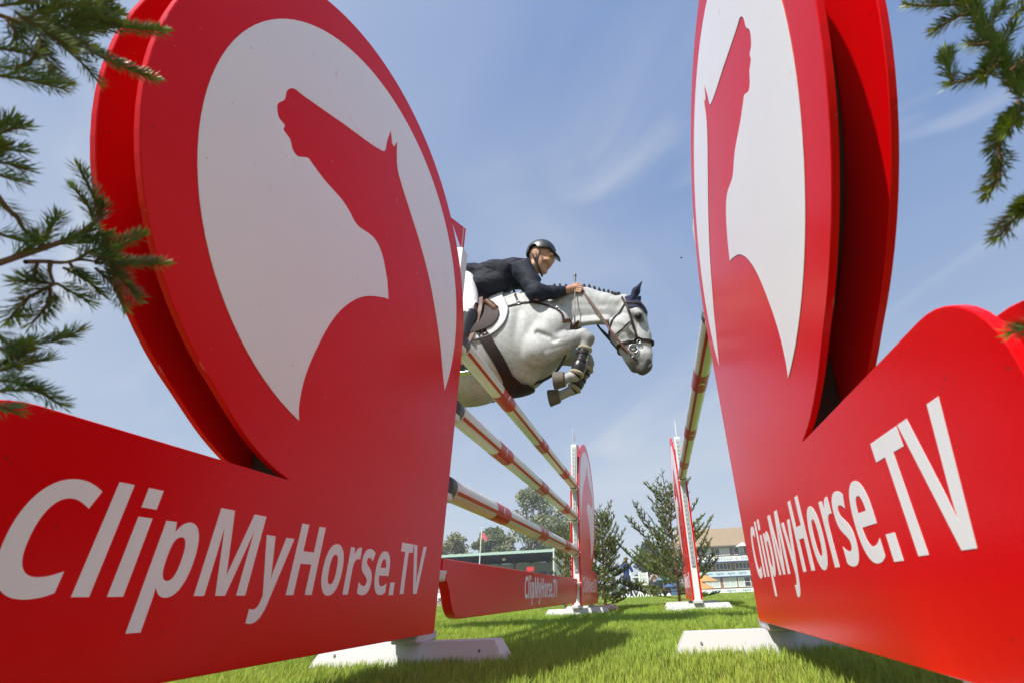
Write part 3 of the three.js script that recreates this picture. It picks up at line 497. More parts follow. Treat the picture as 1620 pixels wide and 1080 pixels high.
// hooves, eyes, braided mane, tail
function hoofGeo(a, b, ra, rb) { const A = V(...a), B = V(...b), d = B.clone().sub(A), L = d.length(); const g = new THREE.LatheGeometry([[0, 0], [ra * 0.9, 0], [ra, 0.012], [ra * 1.06, L * 0.45], [rb, L - 0.006], [rb - 0.004, L], [rb * 0.78, L], [rb * 0.7, L - 0.012], [0, L - 0.014]].map((p) => new THREE.Vector2(...p)), 20); g.scale(1, 1, 0.92); g.applyQuaternion(new THREE.Quaternion().setFromUnitVectors(V(0, 1, 0), d.normalize())); g.translate(...a); return g; }
hp('hoof', hoofGeo([-0.5105, 1.5261, 0.14], [-0.5925, 1.5227, 0.14], 0.055, 0.066), M2.hoof, horse);
hp('hoof', hoofGeo([-0.6034, 1.5197, -0.14], [-0.6860, 1.5078, -0.14], 0.055, 0.066), M2.hoof, horse);
hp('hoof', hoofGeo([-2.2715, 1.1695, 0.15], [-2.3341, 1.1168, 0.15], 0.044, 0.058), M2.hoof, horse);
hp('hoof', hoofGeo([-2.4180, 1.2211, -0.15], [-2.4907, 1.1612, -0.15], 0.044, 0.058), M2.hoof, horse);
for (const s of [1, -1]) { const e = new THREE.SphereGeometry(0.0225, 16, 12), c = [0.0410, 1.9946, 0.098]; e.translate(c[0], c[1], s * c[2]); hp('eye', e, M2.eye, horse); }
{
  const top = splinePts([[-0.9424, 2.3861, 0], [-0.6937, 2.4054, 0], [-0.5471, 2.3937, 0], [-0.3872, 2.3729, 0], [-0.2610, 2.3205, 0], [-0.1516, 2.2762, 0], [-0.0945, 2.2461, 0]], 19), r = rngOf(5);
  for (const [x, y0] of top) {
    let y = y0 + 0.2; for (let i = 0; i < 300 && HORSE(x, y, 0.012) > 0; i++) y -= 0.002;
    const g = [0, 1, 2].map((k) => { const q = new THREE.SphereGeometry(0.0145 - 0.0015 * k, 10, 8); q.scale(0.85, 1, 1.1); q.translate(x + 0.003 * (r() - 0.5), y + 0.004 + k * 0.007, 0.014 + 0.002 * k); return q; });
    hp('mane_braid', g, M2.hair, horse);
  }
  const tl = [], q = rngOf(8); for (let i = 0; i < 60; i++) { const a = q() * 6.28, w = 0.05 * Math.sqrt(q()); tl.push(tube([[-2.02, 2.05, 0], [-2.16, 2.04 + 0.2 * w, 0.5 * w * Math.cos(a)], [-2.35 + w * Math.sin(a), 1.85, 1.5 * w * Math.cos(a)], [-2.5 + 2 * w * Math.sin(a), 1.5 + 0.15 * q(), 2 * w * Math.cos(a)]], 0.006, 10, 4)); }
  const t = hp('tail', tl, std(rgb(0.28, 0.27, 0.26), { roughness: 0.7 }), horse); t.userData.kind = 'stuff';
}
// ---------------------------------------------------------------- tack
const tackAt = [HBASE[0], HBASE[1], HZ];
const onHorse = (line, half, d0, d1, zr = [-0.45, 0.45], s = 0.0045) => { const L = splinePts(line, 20); return layer(HORSE, nearLine(L, half), L, 0.05, zr, d0, d1, s); };
const face = [-0.2, 0.2];
const bothSides = (name, line, half, d0, d1, z, mat, par) => { for (const zr of [[0.012, z], [-z, -0.012]]) hp(name, onHorse(line, half, d0, d1, zr), mat, par); };
const bridle = thing('bridle', 'brown leather bridle with reins on the grey horse', 'bridle', tackAt);
hp('cheek_strap', onHorse([[-0.0734, 2.1945, 0.08], [-0.0414, 2.0997, 0.09], [-0.0163, 1.9696, 0.1], [0.0128, 1.8078, 0.08]], 0.0095, 0.006, 0.013, face), M2.leather, bridle);
hp('noseband', onHorse([[-0.1348, 1.7774, 0.06], [-0.0647, 1.7957, 0.09], [0.0107, 1.8142, 0.08], [0.0774, 1.8135, 0.05], [0.1337, 1.8119, 0]], 0.012, 0.003, 0.017, face), M2.leather, bridle);
hp('throat_lash', onHorse([[-0.0576, 2.1284, 0.09], [-0.1232, 2.0369, 0.09], [-0.1719, 1.9673, 0.08], [-0.1950, 1.8696, 0.06]], 0.0065, 0.002, 0.010, face), M2.leather, bridle);
bothSides('flash_strap', [[-0.0165, 1.9665, 0.1], [-0.0759, 1.9097, 0.1], [-0.1537, 1.8517, 0.07]], 0.006, 0.003, 0.009, 0.2, M2.leather, bridle);
bothSides('browband', [[-0.0568, 2.1384, 0.09], [0.0031, 2.1276, 0.09], [0.0665, 2.1115, 0.05]], 0.009, 0.008, 0.016, 0.2, M2.leather, bridle);
bothSides('curb_strap', [[-0.1027, 1.7582, 0.07], [-0.0530, 1.7030, 0.07], [-0.0038, 1.6581, 0.06]], 0.006, 0.003, 0.010, 0.2, M2.leather, bridle);
const bitZ = onSide(HORSE, ...[-0.0217, 1.7505, 0.08].slice(0, 2), 0.012).z;
for (const s of [1, -1]) {
  const c = [-0.0216, 1.7454, 0.09], ring = new THREE.TorusGeometry(0.034, 0.0042, 8, 28); ring.translate(c[0], c[1], s * (bitZ + 0.004)); hp('bit_ring', ring, M2.steel, bridle);
  const c2 = [-0.0443, 1.6968, 0.09], r2 = new THREE.TorusGeometry(0.018, 0.003, 8, 20); r2.translate(c2[0], c2[1], s * (bitZ + 0.004)); hp('rein_ring', r2, M2.steel, bridle);
  const ch = [0.0205, 1.7986, 0.09], r3 = new THREE.TorusGeometry(0.014, 0.003, 8, 16); r3.translate(ch[0], ch[1], s * (bitZ + 0.002)); hp('buckle', r3, M2.steel, bridle);
  const gd = [-0.0195, 1.7391, 0.09], pl = new THREE.CylinderGeometry(0.026, 0.026, 0.006, 20); pl.rotateX(Math.PI / 2); pl.translate(gd[0], gd[1], s * (bitZ - 0.004)); hp('bit_guard', pl, M2.leatherBlack, bridle);
  const bl = [-0.0253, 1.7337, 0.09], bb = new THREE.SphereGeometry(0.011, 12, 8); bb.translate(bl[0], bl[1], s * (bitZ + 0.006)); hp('bit_cheek', bb, M2.fleece, bridle);
}
const outZ = () => V(0, 0.2, 1);
hp('rein', strap([[-0.3789, 2.2891, 0.085], [-0.2609, 2.0674, 0.105], [-0.1540, 1.8507, 0.115], [-0.0471, 1.6891, 0.1]], 0.0165, 0.004, outZ), M2.leatherTan, bridle);
hp('rein', strap([[-0.4002, 2.4066, -0.085], [-0.2853, 2.0701, -0.105], [-0.1906, 1.9170, -0.105], [-0.0611, 1.7076, -0.08]], 0.0165, 0.004, outZ), M2.leatherBlack, bridle);
{
  const k = [-0.0911, 1.7033, 0], g = new THREE.TorusGeometry(0.012, 0.003, 8, 16); g.translate(...k); hp('martingale_ring', g, M2.steel, bridle);
  hp('curb_rein', strap([[-0.2790, 2.0060, 0], [-0.1962, 1.8989, 0], [-0.0906, 1.7094, 0]], 0.012, 0.004, outZ), M2.leather, bridle);
}
const bonnet = thing('ear_bonnet', 'navy blue ear bonnet on the horse', 'ear bonnet', tackAt);
{
  const P = [[-0.0544, 2.1983, 0.06], [-0.0124, 2.2271, 0.05], [0.0479, 2.1748, 0.05], [0.1101, 2.0701, 0.03], [0.0934, 2.0439, 0.03], [0.0694, 2.0782, 0.06], [0.0430, 2.0889, 0.08], [-0.0015, 2.0716, 0.09], [-0.0329, 2.0820, 0.09]];
  hp('cap', layer(HORSE, inPoly(P), P, 0.03, face, 0.001, 0.008, 0.004), M2.navy, bonnet);
  for (const [b, m, t] of [[[-0.0090, 2.1583, 0.055], [0.0383, 2.2404, 0.062], [0.0908, 2.3296, 0.055]], [[0.0129, 2.2120, -0.055], [0.0420, 2.2433, -0.06], [0.0674, 2.2583, -0.05]]]) {
    const f = fieldOf([{ a: b, b: m, ra: 0.026, rb: 0.026, k: 0.02 }, { a: m, b: t, ra: 0.026, rb: 0.004, k: 0.03 }, { a: [mix(b[0], m[0], 0.6) + 0.03, mix(b[1], m[1], 0.6), b[2] + 0.03], b: [mix(m[0], t[0], 0.5) + 0.018, mix(m[1], t[1], 0.5) - 0.004, t[2] + 0.03], ra: 0.016, rb: 0.008, k: 0.012, cut: true }]);
    const [[x0, y0], [x1, y1]] = boxOf([b, m, t], 0.05); hp('ear_cover', netOf(f, [x0, y0, b[2] - 0.06], [x1, y1, b[2] + 0.06], 0.004), M2.navy, bonnet);
  }
}
const breast = thing('breastplate', 'brown leather breastplate across the horse chest and neck', 'breastplate', tackAt);
bothSides('shoulder_strap', [[-1.1056, 2.0057, 0.27], [-0.9997, 2.0682, 0.26], [-0.9152, 2.1062, 0.24], [-0.8128, 2.1386, 0.2], [-0.6882, 2.1226, 0.18], [-0.5691, 2.0664, 0.17], [-0.5101, 1.9983, 0.15], [-0.4996, 1.9310, 0.12]], 0.0085, 0.003, 0.011, 0.45, M2.leather, breast);
bothSides('wither_strap', [[-0.9002, 2.2964, 0.14], [-0.8667, 2.2053, 0.18], [-0.8387, 2.1385, 0.2]], 0.009, 0.003, 0.011, 0.45, M2.leather, breast);
hp('neck_strap', onHorse([[-0.4152, 2.0074, 0.11], [-0.4488, 1.9717, 0.1], [-0.4981, 1.9371, 0.08]], 0.012, 0.004, 0.012), M2.leatherTan, breast);
hp('chest_strap', strap([[-0.5059, 1.9579, 0.05], [-0.5033, 1.8405, 0.06], [-0.5348, 1.7252, 0.05], [-0.6013, 1.6310, 0.04], [-0.6820, 1.5870, 0.03], [-0.7963, 1.5538, 0.03]], 0.02, 0.006, (p) => V(0.8, -0.5, 0.6)), M2.leatherBlack, breast);
for (const c of [[-0.8387, 2.1385, 0.2], [-0.5452, 2.0554, 0.17]]) { const p = onSide(HORSE, c[0], c[1], 0.012), t = new THREE.TorusGeometry(0.013, 0.003, 8, 16); t.translate(p.x, p.y, p.z); hp('ring', t, M2.steel, breast); }
const girth = thing('girth', 'wide dark brown girth with belly guard under the horse', 'girth', tackAt);
{
  const L = [[-1.1199, 1.9520, 0.27], [-1.0436, 1.8126, 0.27], [-0.9681, 1.6763, 0.26], [-0.9213, 1.5681, 0.22], [-0.8875, 1.4857, 0.14], [-0.9080, 1.4570, 0]];
  hp('girth_strap', onHorse(L, 0.04, 0.003, 0.016), M2.leather, girth);
  const P = [[-0.9520, 1.6433, 0.25], [-0.8985, 1.5943, 0.22], [-0.8303, 1.5384, 0.17], [-0.7568, 1.5353, 0.1], [-0.7786, 1.4690, 0.05], [-0.9144, 1.4432, 0], [-0.9671, 1.4385, 0.1]];
  hp('belly_guard', layer(HORSE, inPoly(P), P, 0.04, [-0.4, 0.4], 0.006, 0.020, 0.006), M2.leather, girth);
}
const pad = thing('saddle_pad', 'white quilted saddle pad under the brown saddle', 'saddle pad', tackAt);
{
  const P = splinePts([[-1.0440, 2.3684, 0.1], [-0.9199, 2.1170, 0.25], [-0.9038, 2.0437, 0.26], [-0.9165, 1.9566, 0.27], [-0.9658, 1.8908, 0.27], [-1.0322, 1.8492, 0.27], [-1.1268, 1.8232, 0.27], [-1.2924, 1.8170, 0.27], [-1.4624, 1.8355, 0.27]], 30).concat([[-1.5737, 1.9251, 0.27], [-1.7201, 2.4006, 0.1]].map((p) => [p[0], p[1]]));
  P[P.length - 1][1] += 0.2; P[0][1] += 0.12;
  const rg = inPoly(P), quilt = (x, y, z) => { const u = (x + y) / 0.045, v = (x - y) / 0.045; return 0.0035 * (Math.min(Math.abs((u % 1 + 1) % 1 - 0.5), Math.abs((v % 1 + 1) % 1 - 0.5))); };
  const of = (h) => (x, y, z) => Math.max(Math.abs(h(x, y, z) - 0.009 - quilt(x, y, z)) - 0.006, rg(x, y)), g = of(HORSE); g.near = (...q) => of(HORSE.near(...q));
  const [[x0, y0], [x1, y1]] = boxOf(P, 0.03); hp('pad', netOf(g, [x0, y0, -0.36], [x1, y1, 0.36], 0.0065), M2.pad, pad);
  const E = splinePts([[-0.9537, 2.1903, 0.22], [-0.9098, 2.0849, 0.26], [-0.9063, 2.0360, 0.26], [-0.9219, 1.9526, 0.27], [-0.9712, 1.8883, 0.27], [-1.0390, 1.8469, 0.27], [-1.1266, 1.8201, 0.27]], 24);
  hp('piping', layer(HORSE, nearLine(E, 0.004), E, 0.03, [-0.36, 0.36], 0.006, 0.019, 0.0045), std(rgb(0.22, 0.22, 0.25), { roughness: 0.8 }), pad);
}
const saddle = thing('saddle', 'dark brown leather jumping saddle under the rider', 'saddle', tackAt);
{
  const P = splinePts([[-1.1647, 2.2993, 0.16], [-1.0687, 2.2115, 0.22], [-0.9886, 2.1030, 0.27], [-0.9623, 2.0197, 0.29], [-0.9874, 1.9439, 0.29], [-1.0481, 1.8982, 0.29], [-1.1507, 1.8668, 0.29], [-1.2488, 1.8778, 0.29], [-1.3340, 1.9868, 0.28], [-1.4257, 2.2625, 0.2]], 40);
  P[0][1] += 0.02; const rg = inPoly(P);
  hp('flap', layer(HORSE, rg, P, 0.03, [-0.38, 0.38], 0.019, 0.030, 0.006), M2.leather, saddle);
  const K = fieldOf([{ a: [-1.0786, 2.1694, 0.235], b: [-1.0073, 2.0874, 0.262], ra: 0.026, rb: 0.024, k: 0.02 }, { a: [-1.0073, 2.0874, 0.262], b: [-0.9903, 2.0080, 0.27], ra: 0.024, rb: 0.014, k: 0.02 }]);
  const K2 = (x, y, z) => Math.min(K(x, y, z), K(x, y, -z)); const [[x0, y0], [x1, y1]] = boxOf([[-1.0996, 2.2011, 0.2], [-1.0144, 2.0444, 0.2]], 0.06);
  hp('knee_roll', netOf(K, [x0, y0, 0.15], [x1, y1, 0.33], 0.005), M2.leatherTan, saddle);
  hp('knee_roll', netOf((x, y, z) => K(x, y, -z), [x0, y0, -0.33], [x1, y1, -0.15], 0.005), M2.leatherTan, saddle);
  const S = fieldOf([{ a: [-1.1878, 2.3585, 0], b: [-1.2303, 2.3347, 0], ra: 0.075, rb: 0.085, zs: 1.5 }, { a: [-1.2287, 2.3128, 0], b: [-1.5099, 2.2750, 0], ra: 0.08, rb: 0.10, zs: 1.6, k: 0.06 }, { a: [-1.6136, 2.3419, 0], b: [-1.6675, 2.3853, 0], ra: 0.09, rb: 0.07, zs: 1.9, k: 0.06 }]);
  const [[a0, b0], [a1, b1]] = boxOf([[-1.1702, 2.3783, 0], [-1.6835, 2.2599, 0]], 0.14); hp('seat', netOf(S, [a0, b0, -0.3], [a1, b1, 0.3], 0.009), M2.leather, saddle);
  hp('stirrup_leather', strap([[-1.1277, 2.2128, 0.245], [-1.1074, 2.0760, 0.3], [-1.1237, 1.9296, 0.31], [-1.1678, 1.7575, 0.33], [-1.1952, 1.6163, 0.33]], 0.028, 0.006, outZ), M2.leatherTan, saddle);
  const st = [-1.1937, 1.5746, 0.31]; hp('stirrup', [box(0.11, 0.012, 0.05, st[0], st[1] - 0.012, 0.31, 0.004), tube([[st[0] - 0.055, st[1] - 0.01, 0.33], [st[0] - 0.05, st[1] + 0.07, 0.33], [st[0], st[1] + 0.13, 0.33], [st[0] + 0.05, st[1] + 0.07, 0.33], [st[0] + 0.055, st[1] - 0.01, 0.33]], 0.006, 20, 6)], M2.steel, saddle);
}
// tendon boots on the forelegs
function tendonBoot(label, a, b, c) {
  const o = thing('tendon_boot', label, 'horse boot', tackAt, 0, 'tendon boots');
  const ax = V(...b).sub(V(...a)).normalize(), bulge = V(ax.y, -ax.x, 0); if (bulge.x > 0) bulge.negate();
  const f = fieldOf([{ a, b: b, ra: 0.045, rb: 0.041, k: 0.02 }, { a: [b[0] - 0.004, b[1] - 0.004, b[2]], b: c, ra: 0.047, rb: 0.046, k: 0.03 }]);
  const [[x0, y0], [x1, y1]] = boxOf([a, b, c], 0.07); hp('shell', netOf((x, y, z) => Math.max(f(x, y, z), (x - a[0]) * -ax.x + (y - a[1]) * -ax.y), [x0, y0, a[2] - 0.08], [x1, y1, a[2] + 0.08], 0.005), M2.leatherBlack, o);
  const fl = (p, dir, r) => { const pts = []; for (let i = 0; i < 26; i++) { const t = i / 26 * 6.283, u = V(dir.y, -dir.x, 0), w = V(0, 0, 1); pts.push(V(...p).addScaledVector(u, Math.cos(t) * r).addScaledVector(w, Math.sin(t) * r)); } return new THREE.TubeGeometry(new THREE.CatmullRomCurve3(pts, true), 60, 0.0165, 8, true); };
  hp('fleece_lining', fl(a, ax, 0.038), M2.fleece, o); hp('fleece_lining', fl(c, V(c[0] - b[0], c[1] - b[1], 0).normalize(), 0.040), M2.fleece, o);
  for (const t of [0.3, 0.72]) { const p = V(...a).lerp(V(...b), t), u = V(ax.y, -ax.x, 0), pts = []; for (let i = 0; i < 20; i++) { const q = i / 20 * 6.283; pts.push(p.clone().addScaledVector(u, Math.cos(q) * 0.046).addScaledVector(V(0, 0, 1), Math.sin(q) * 0.046)); } hp('strap', strap([...pts, pts[0]], 0.016, 0.004, (w) => w.clone().sub(p)), M2.leather, o); }
  // pale inner edge of the boot
  hp('lining_edge', tube([V(...a).add(V(0.044, 0, 0.012)), V(...a).lerp(V(...b), 0.5).add(V(0.042, 0, 0.014)), V(...b).add(V(0.042, 0, 0.012))], 0.009, 14, 6), M2.fleece, o);
}
tendonBoot('black tendon boot with cream fleece on the near foreleg', [-0.3664, 1.7448, 0.14], [-0.4109, 1.6078, 0.14], [-0.4307, 1.5609, 0.14]);
tendonBoot('black tendon boot with cream fleece on the far foreleg behind', [-0.3896, 1.7219, -0.14], [-0.4650, 1.6082, -0.14], [-0.4916, 1.5711, -0.14]);
// ---------------------------------------------------------------- the rider
const mz = (p, s) => [p[0], p[1], p[2] * s];
const RB = [-1.3177, 2.4340, 0];
const M3 = {
  skin: phys(rgb(0.43, 0.225, 0.15), { roughness: 0.55, bumpMap: rep(grainTex, 20), bumpScale: 0.0008 }),
  jacket: phys(rgb(0.007, 0.010, 0.022), { roughness: 0.75, specularIntensity: 0.6, bumpMap: rep(grainTex, 14), bumpScale: 0.0012 }),
  breeches: std(rgb(0.78, 0.78, 0.80), { roughness: 0.8, bumpMap: rep(grainTex, 14), bumpScale: 0.001 }),
  helmet: phys(rgb(0.018, 0.021, 0.026), { roughness: 0.42, clearcoat: 0.35, clearcoatRoughness: 0.35 }),
  hairBrown: std(rgb(0.06, 0.035, 0.02), { roughness: 0.8 }),
  lips: std(rgb(0.33, 0.11, 0.09), { roughness: 0.5 }),
};
const rider = thing('person', 'rider in dark jacket, white breeches and dark helmet on the jumping horse', 'person', [RB[0], RB[1], HZ]);
function rp(name, geo, mat, parent = rider) { const g = Array.isArray(geo) ? merge(geo) : geo; g.translate(-RB[0], -RB[1], 0); return part(name, g, mat, parent); }
const hands = (s) => {
  const z = (v) => v * s, L = [{ a: mz([-0.5078, 2.2753, 0.125], s), b: mz([-0.4729, 2.2912, 0.105], s), ra: 0.026, rb: 0.029, k: 0.015 }, { a: mz([-0.4729, 2.2912, 0.105], s), b: mz([-0.4254, 2.3128, 0.085], s), ra: 0.031, rb: 0.030, k: 0.015 }];
  const K = [[-0.4168, 2.3279, 0.1], [-0.4143, 2.3082, 0.1], [-0.4163, 2.2891, 0.1], [-0.4227, 2.2706, 0.1]], Q = [[-0.3804, 2.3210, 0.098], [-0.3766, 2.2993, 0.098], [-0.3817, 2.2789, 0.098], [-0.3924, 2.2629, 0.098]], T = [[-0.3941, 2.3386, 0.062], [-0.3917, 2.3205, 0.062], [-0.3967, 2.3016, 0.062], [-0.4075, 2.2871, 0.062]];
  for (let i = 0; i < 4; i++) { const k = K[i], q = Q[i], t = T[i]; L.push({ a: [k[0], k[1], z(0.10)], b: [q[0], q[1], z(0.098)], ra: 0.0112, rb: 0.0105, k: 0.006 }, { a: [q[0], q[1], z(0.098)], b: [t[0], t[1], z(0.062)], ra: 0.0102, rb: 0.0088, k: 0.004 }); }
  const a = [-0.4616, 2.3227, 0.098], b = [-0.4211, 2.3492, 0.088], c = [-0.3862, 2.3438, 0.084]; L.push({ a: [a[0], a[1], z(0.098)], b: [b[0], b[1], z(0.088)], ra: 0.016, rb: 0.0125, k: 0.01 }, { a: [b[0], b[1], z(0.088)], b: [c[0], c[1], z(0.084)], ra: 0.0122, rb: 0.0095, k: 0.005 });
  return L;
};
const headPrims = [
  { a: [-0.7363, 2.7566, 0], b: [-0.7200, 2.7502, 0], ra: 0.0920, rb: 0.0920, zs: 0.80 },
  { a: [-0.7115, 2.7013, 0], b: [-0.6778, 2.6887, 0], ra: 0.0724, rb: 0.0629, zs: 0.78, k: 0.03 },
  { a: [-0.7032, 2.6530, 0], b: [-0.7108, 2.6094, 0], ra: 0.0593, rb: 0.0468, zs: 0.82, k: 0.03 },
  { a: [-0.7484, 2.6305, 0.038], b: [-0.7031, 2.5706, 0.012], ra: 0.0264, rb: 0.0218, k: 0.025 },
  { a: [-0.7669, 2.6907, -0.038], b: [-0.7085, 2.5890, -0.012], ra: 0.0264, rb: 0.0218, k: 0.025 },
  { a: [-0.7026, 2.5756, 0], b: [-0.7120, 2.5654, 0], ra: 0.0233, rb: 0.0171, k: 0.02 },
  { a: [-0.6361, 2.7183, 0], b: [-0.6234, 2.6731, 0], ra: 0.0110, rb: 0.0141, k: 0.014 },
  { a: [-0.6234, 2.6611, 0.008], b: [-0.6305, 2.6512, 0.012], ra: 0.0094, k: 0.008 }, { a: [-0.6266, 2.6738, -0.008], b: [-0.6354, 2.6703, -0.012], ra: 0.0094, k: 0.008 },
  { a: [-0.6263, 2.7155, 0.032], b: [-0.6345, 2.7692, -0.032], ra: 0.0142, k: 0.02 },
  { a: [-0.6605, 2.6458, 0.05], b: [-0.6777, 2.6478, 0.058], ra: 0.0189, rb: 0.0157, k: 0.02 }, { a: [-0.6822, 2.7258, -0.05], b: [-0.7035, 2.7410, -0.058], ra: 0.0189, rb: 0.0157, k: 0.02 },
  { a: [-0.6420, 2.6153, 0.018], b: [-0.6495, 2.6435, -0.018], ra: 0.0109, k: 0.008 }, { a: [-0.6536, 2.5980, 0.015], b: [-0.6600, 2.6213, -0.015], ra: 0.0109, k: 0.008 },
  { a: [-0.6372, 2.5952, 0.026], b: [-0.6479, 2.6356, -0.026], ra: 0.0035, k: 0.004, cut: true },
  { a: [-0.6303, 2.6854, 0.036], b: [-0.6300, 2.6900, 0.03], ra: 0.012, k: 0.01, cut: true }, { a: [-0.6451, 2.7437, -0.036], b: [-0.6423, 2.7386, -0.03], ra: 0.012, k: 0.01, cut: true },
  { a: [-0.7606, 2.7025, 0.078], b: [-0.7543, 2.6719, 0.076], ra: 0.0159, rb: 0.0111, k: 0.01 }, { a: [-0.7999, 2.8314, -0.078], b: [-0.7922, 2.7959, -0.076], ra: 0.0159, rb: 0.0111, k: 0.01 },
  { a: [-0.7543, 2.6484, 0], b: [-0.8112, 2.6097, 0], ra: 0.0563, rb: 0.0625, k: 0.03 },
];
const frame = [
  { a: [-0.8686, 2.6021, 0], b: [-1.1016, 2.5644, 0], ra: 0.0846, rb: 0.0908, zs: 1.4, k: 0.05 }, { a: [-1.1016, 2.5644, 0], b: [-1.3680, 2.5500, 0], ra: 0.0913, rb: 0.0850, zs: 1.4, k: 0.05 },
  ...[1, -1].flatMap((s) => [
    { a: mz([-0.8204, 2.4906, 0.18], s), b: mz([-0.7012, 2.1807, 0.25], s), ra: 0.062, rb: 0.044, k: 0.04 }, { a: mz([-0.7012, 2.1807, 0.25], s), b: mz([-0.5034, 2.2747, 0.125], s), ra: 0.043, rb: 0.027, k: 0.02 },
    { a: mz([-1.3349, 2.4633, 0.11], s), b: mz([-1.1931, 2.0785, 0.26], s), ra: 0.085, rb: 0.056, k: 0.04 }, { a: mz([-1.1929, 2.0752, 0.26], s), b: mz([-1.2548, 1.6843, 0.29], s), ra: 0.05, rb: 0.03, k: 0.02 }, { a: mz([-1.2486, 1.6764, 0.29], s), b: mz([-1.1810, 1.6149, 0.29], s), ra: 0.028, rb: 0.022, k: 0.02 },
  ]),
];
{
  const f = fieldOf([...frame, ...headPrims, ...hands(1), ...hands(-1)]);
  const lo = [-1.3185, 1.4571, 0.31], hi = [-0.4434, 2.9004, 0];
  const faceLo = [-0.8607, 2.5435, 0], faceHi = [-0.5409, 2.9152, 0], hl = [-0.5234, 2.2227, 0.1], hh = [-0.3354, 2.3742, 0.1];
  // one continuous surface: the body at a coarse cell, head and hands at a fine one
  const clip = (h, keep) => { const g = (x, y, z) => h(x, y, z); g.near = f.near; return g; };
  const body = netOf(f, [lo[0], lo[1], -0.42], [hh[0], hi[1], 0.42], 0.0075);
  const headG = netOf(f, [faceLo[0], faceLo[1], -0.13], [faceHi[0], faceHi[1], 0.13], 0.0035);
  const handG = [1, -1].map((s) => netOf(f, [hl[0], hl[1], s > 0 ? 0.03 : -0.16], [hh[0], hh[1], s > 0 ? 0.16 : -0.03], 0.0035));
  // leave the coarse copy out where a fine one lies
  const inFine = (x, y, z) => (x > faceLo[0] + 0.012 && x < faceHi[0] - 0.01 && y > faceLo[1] + 0.012 && Math.abs(z) < 0.118) || (x > hl[0] + 0.012 && y > hl[1] + 0.012 && y < hh[1] - 0.012 && Math.abs(z) > 0.042 && Math.abs(z) < 0.148);
  const bp = body.attributes.position, bi = body.index.array, keep = []; for (let i = 0; i < bi.length; i += 3) { let c = 0; for (let k = 0; k < 3; k++) if (inFine(bp.getX(bi[i + k]), bp.getY(bi[i + k]), bp.getZ(bi[i + k]))) c++; if (c < 3) keep.push(bi[i], bi[i + 1], bi[i + 2]); }
  body.setIndex(keep);
  rp('body', [body, headG, ...handG], M3.skin);
}
for (const s of [1, -1]) {
  const c = [-0.6409, 2.7150, 0], e = new THREE.SphereGeometry(0.0115, 12, 10); e.translate(c[0] - 0.002, c[1], s * 0.034); const ew = rp('eye', e, std(rgb(0.62, 0.60, 0.57), { roughness: 0.2 }));
  const i = new THREE.SphereGeometry(0.006, 10, 8); i.translate(c[0] + 0.0045, c[1], s * 0.037); rp('iris', i, M2.eye, ew);
  rp('eyebrow', tube([[c[0] + 0.004, c[1] + 0.020, s * 0.018], [c[0] + 0.004, c[1] + 0.024, s * 0.032], [c[0] - 0.008, c[1] + 0.020, s * 0.046]], 0.0035, 8, 5), M3.hairBrown);
}
rp('lips', tube([[-0.6511, 2.6041, 0.027], [-0.6385, 2.6136, 0.012], [-0.6378, 2.6225, 0], [-0.6434, 2.6323, -0.012], [-0.6626, 2.6462, -0.027]], 0.0045, 16, 6), M3.lips);
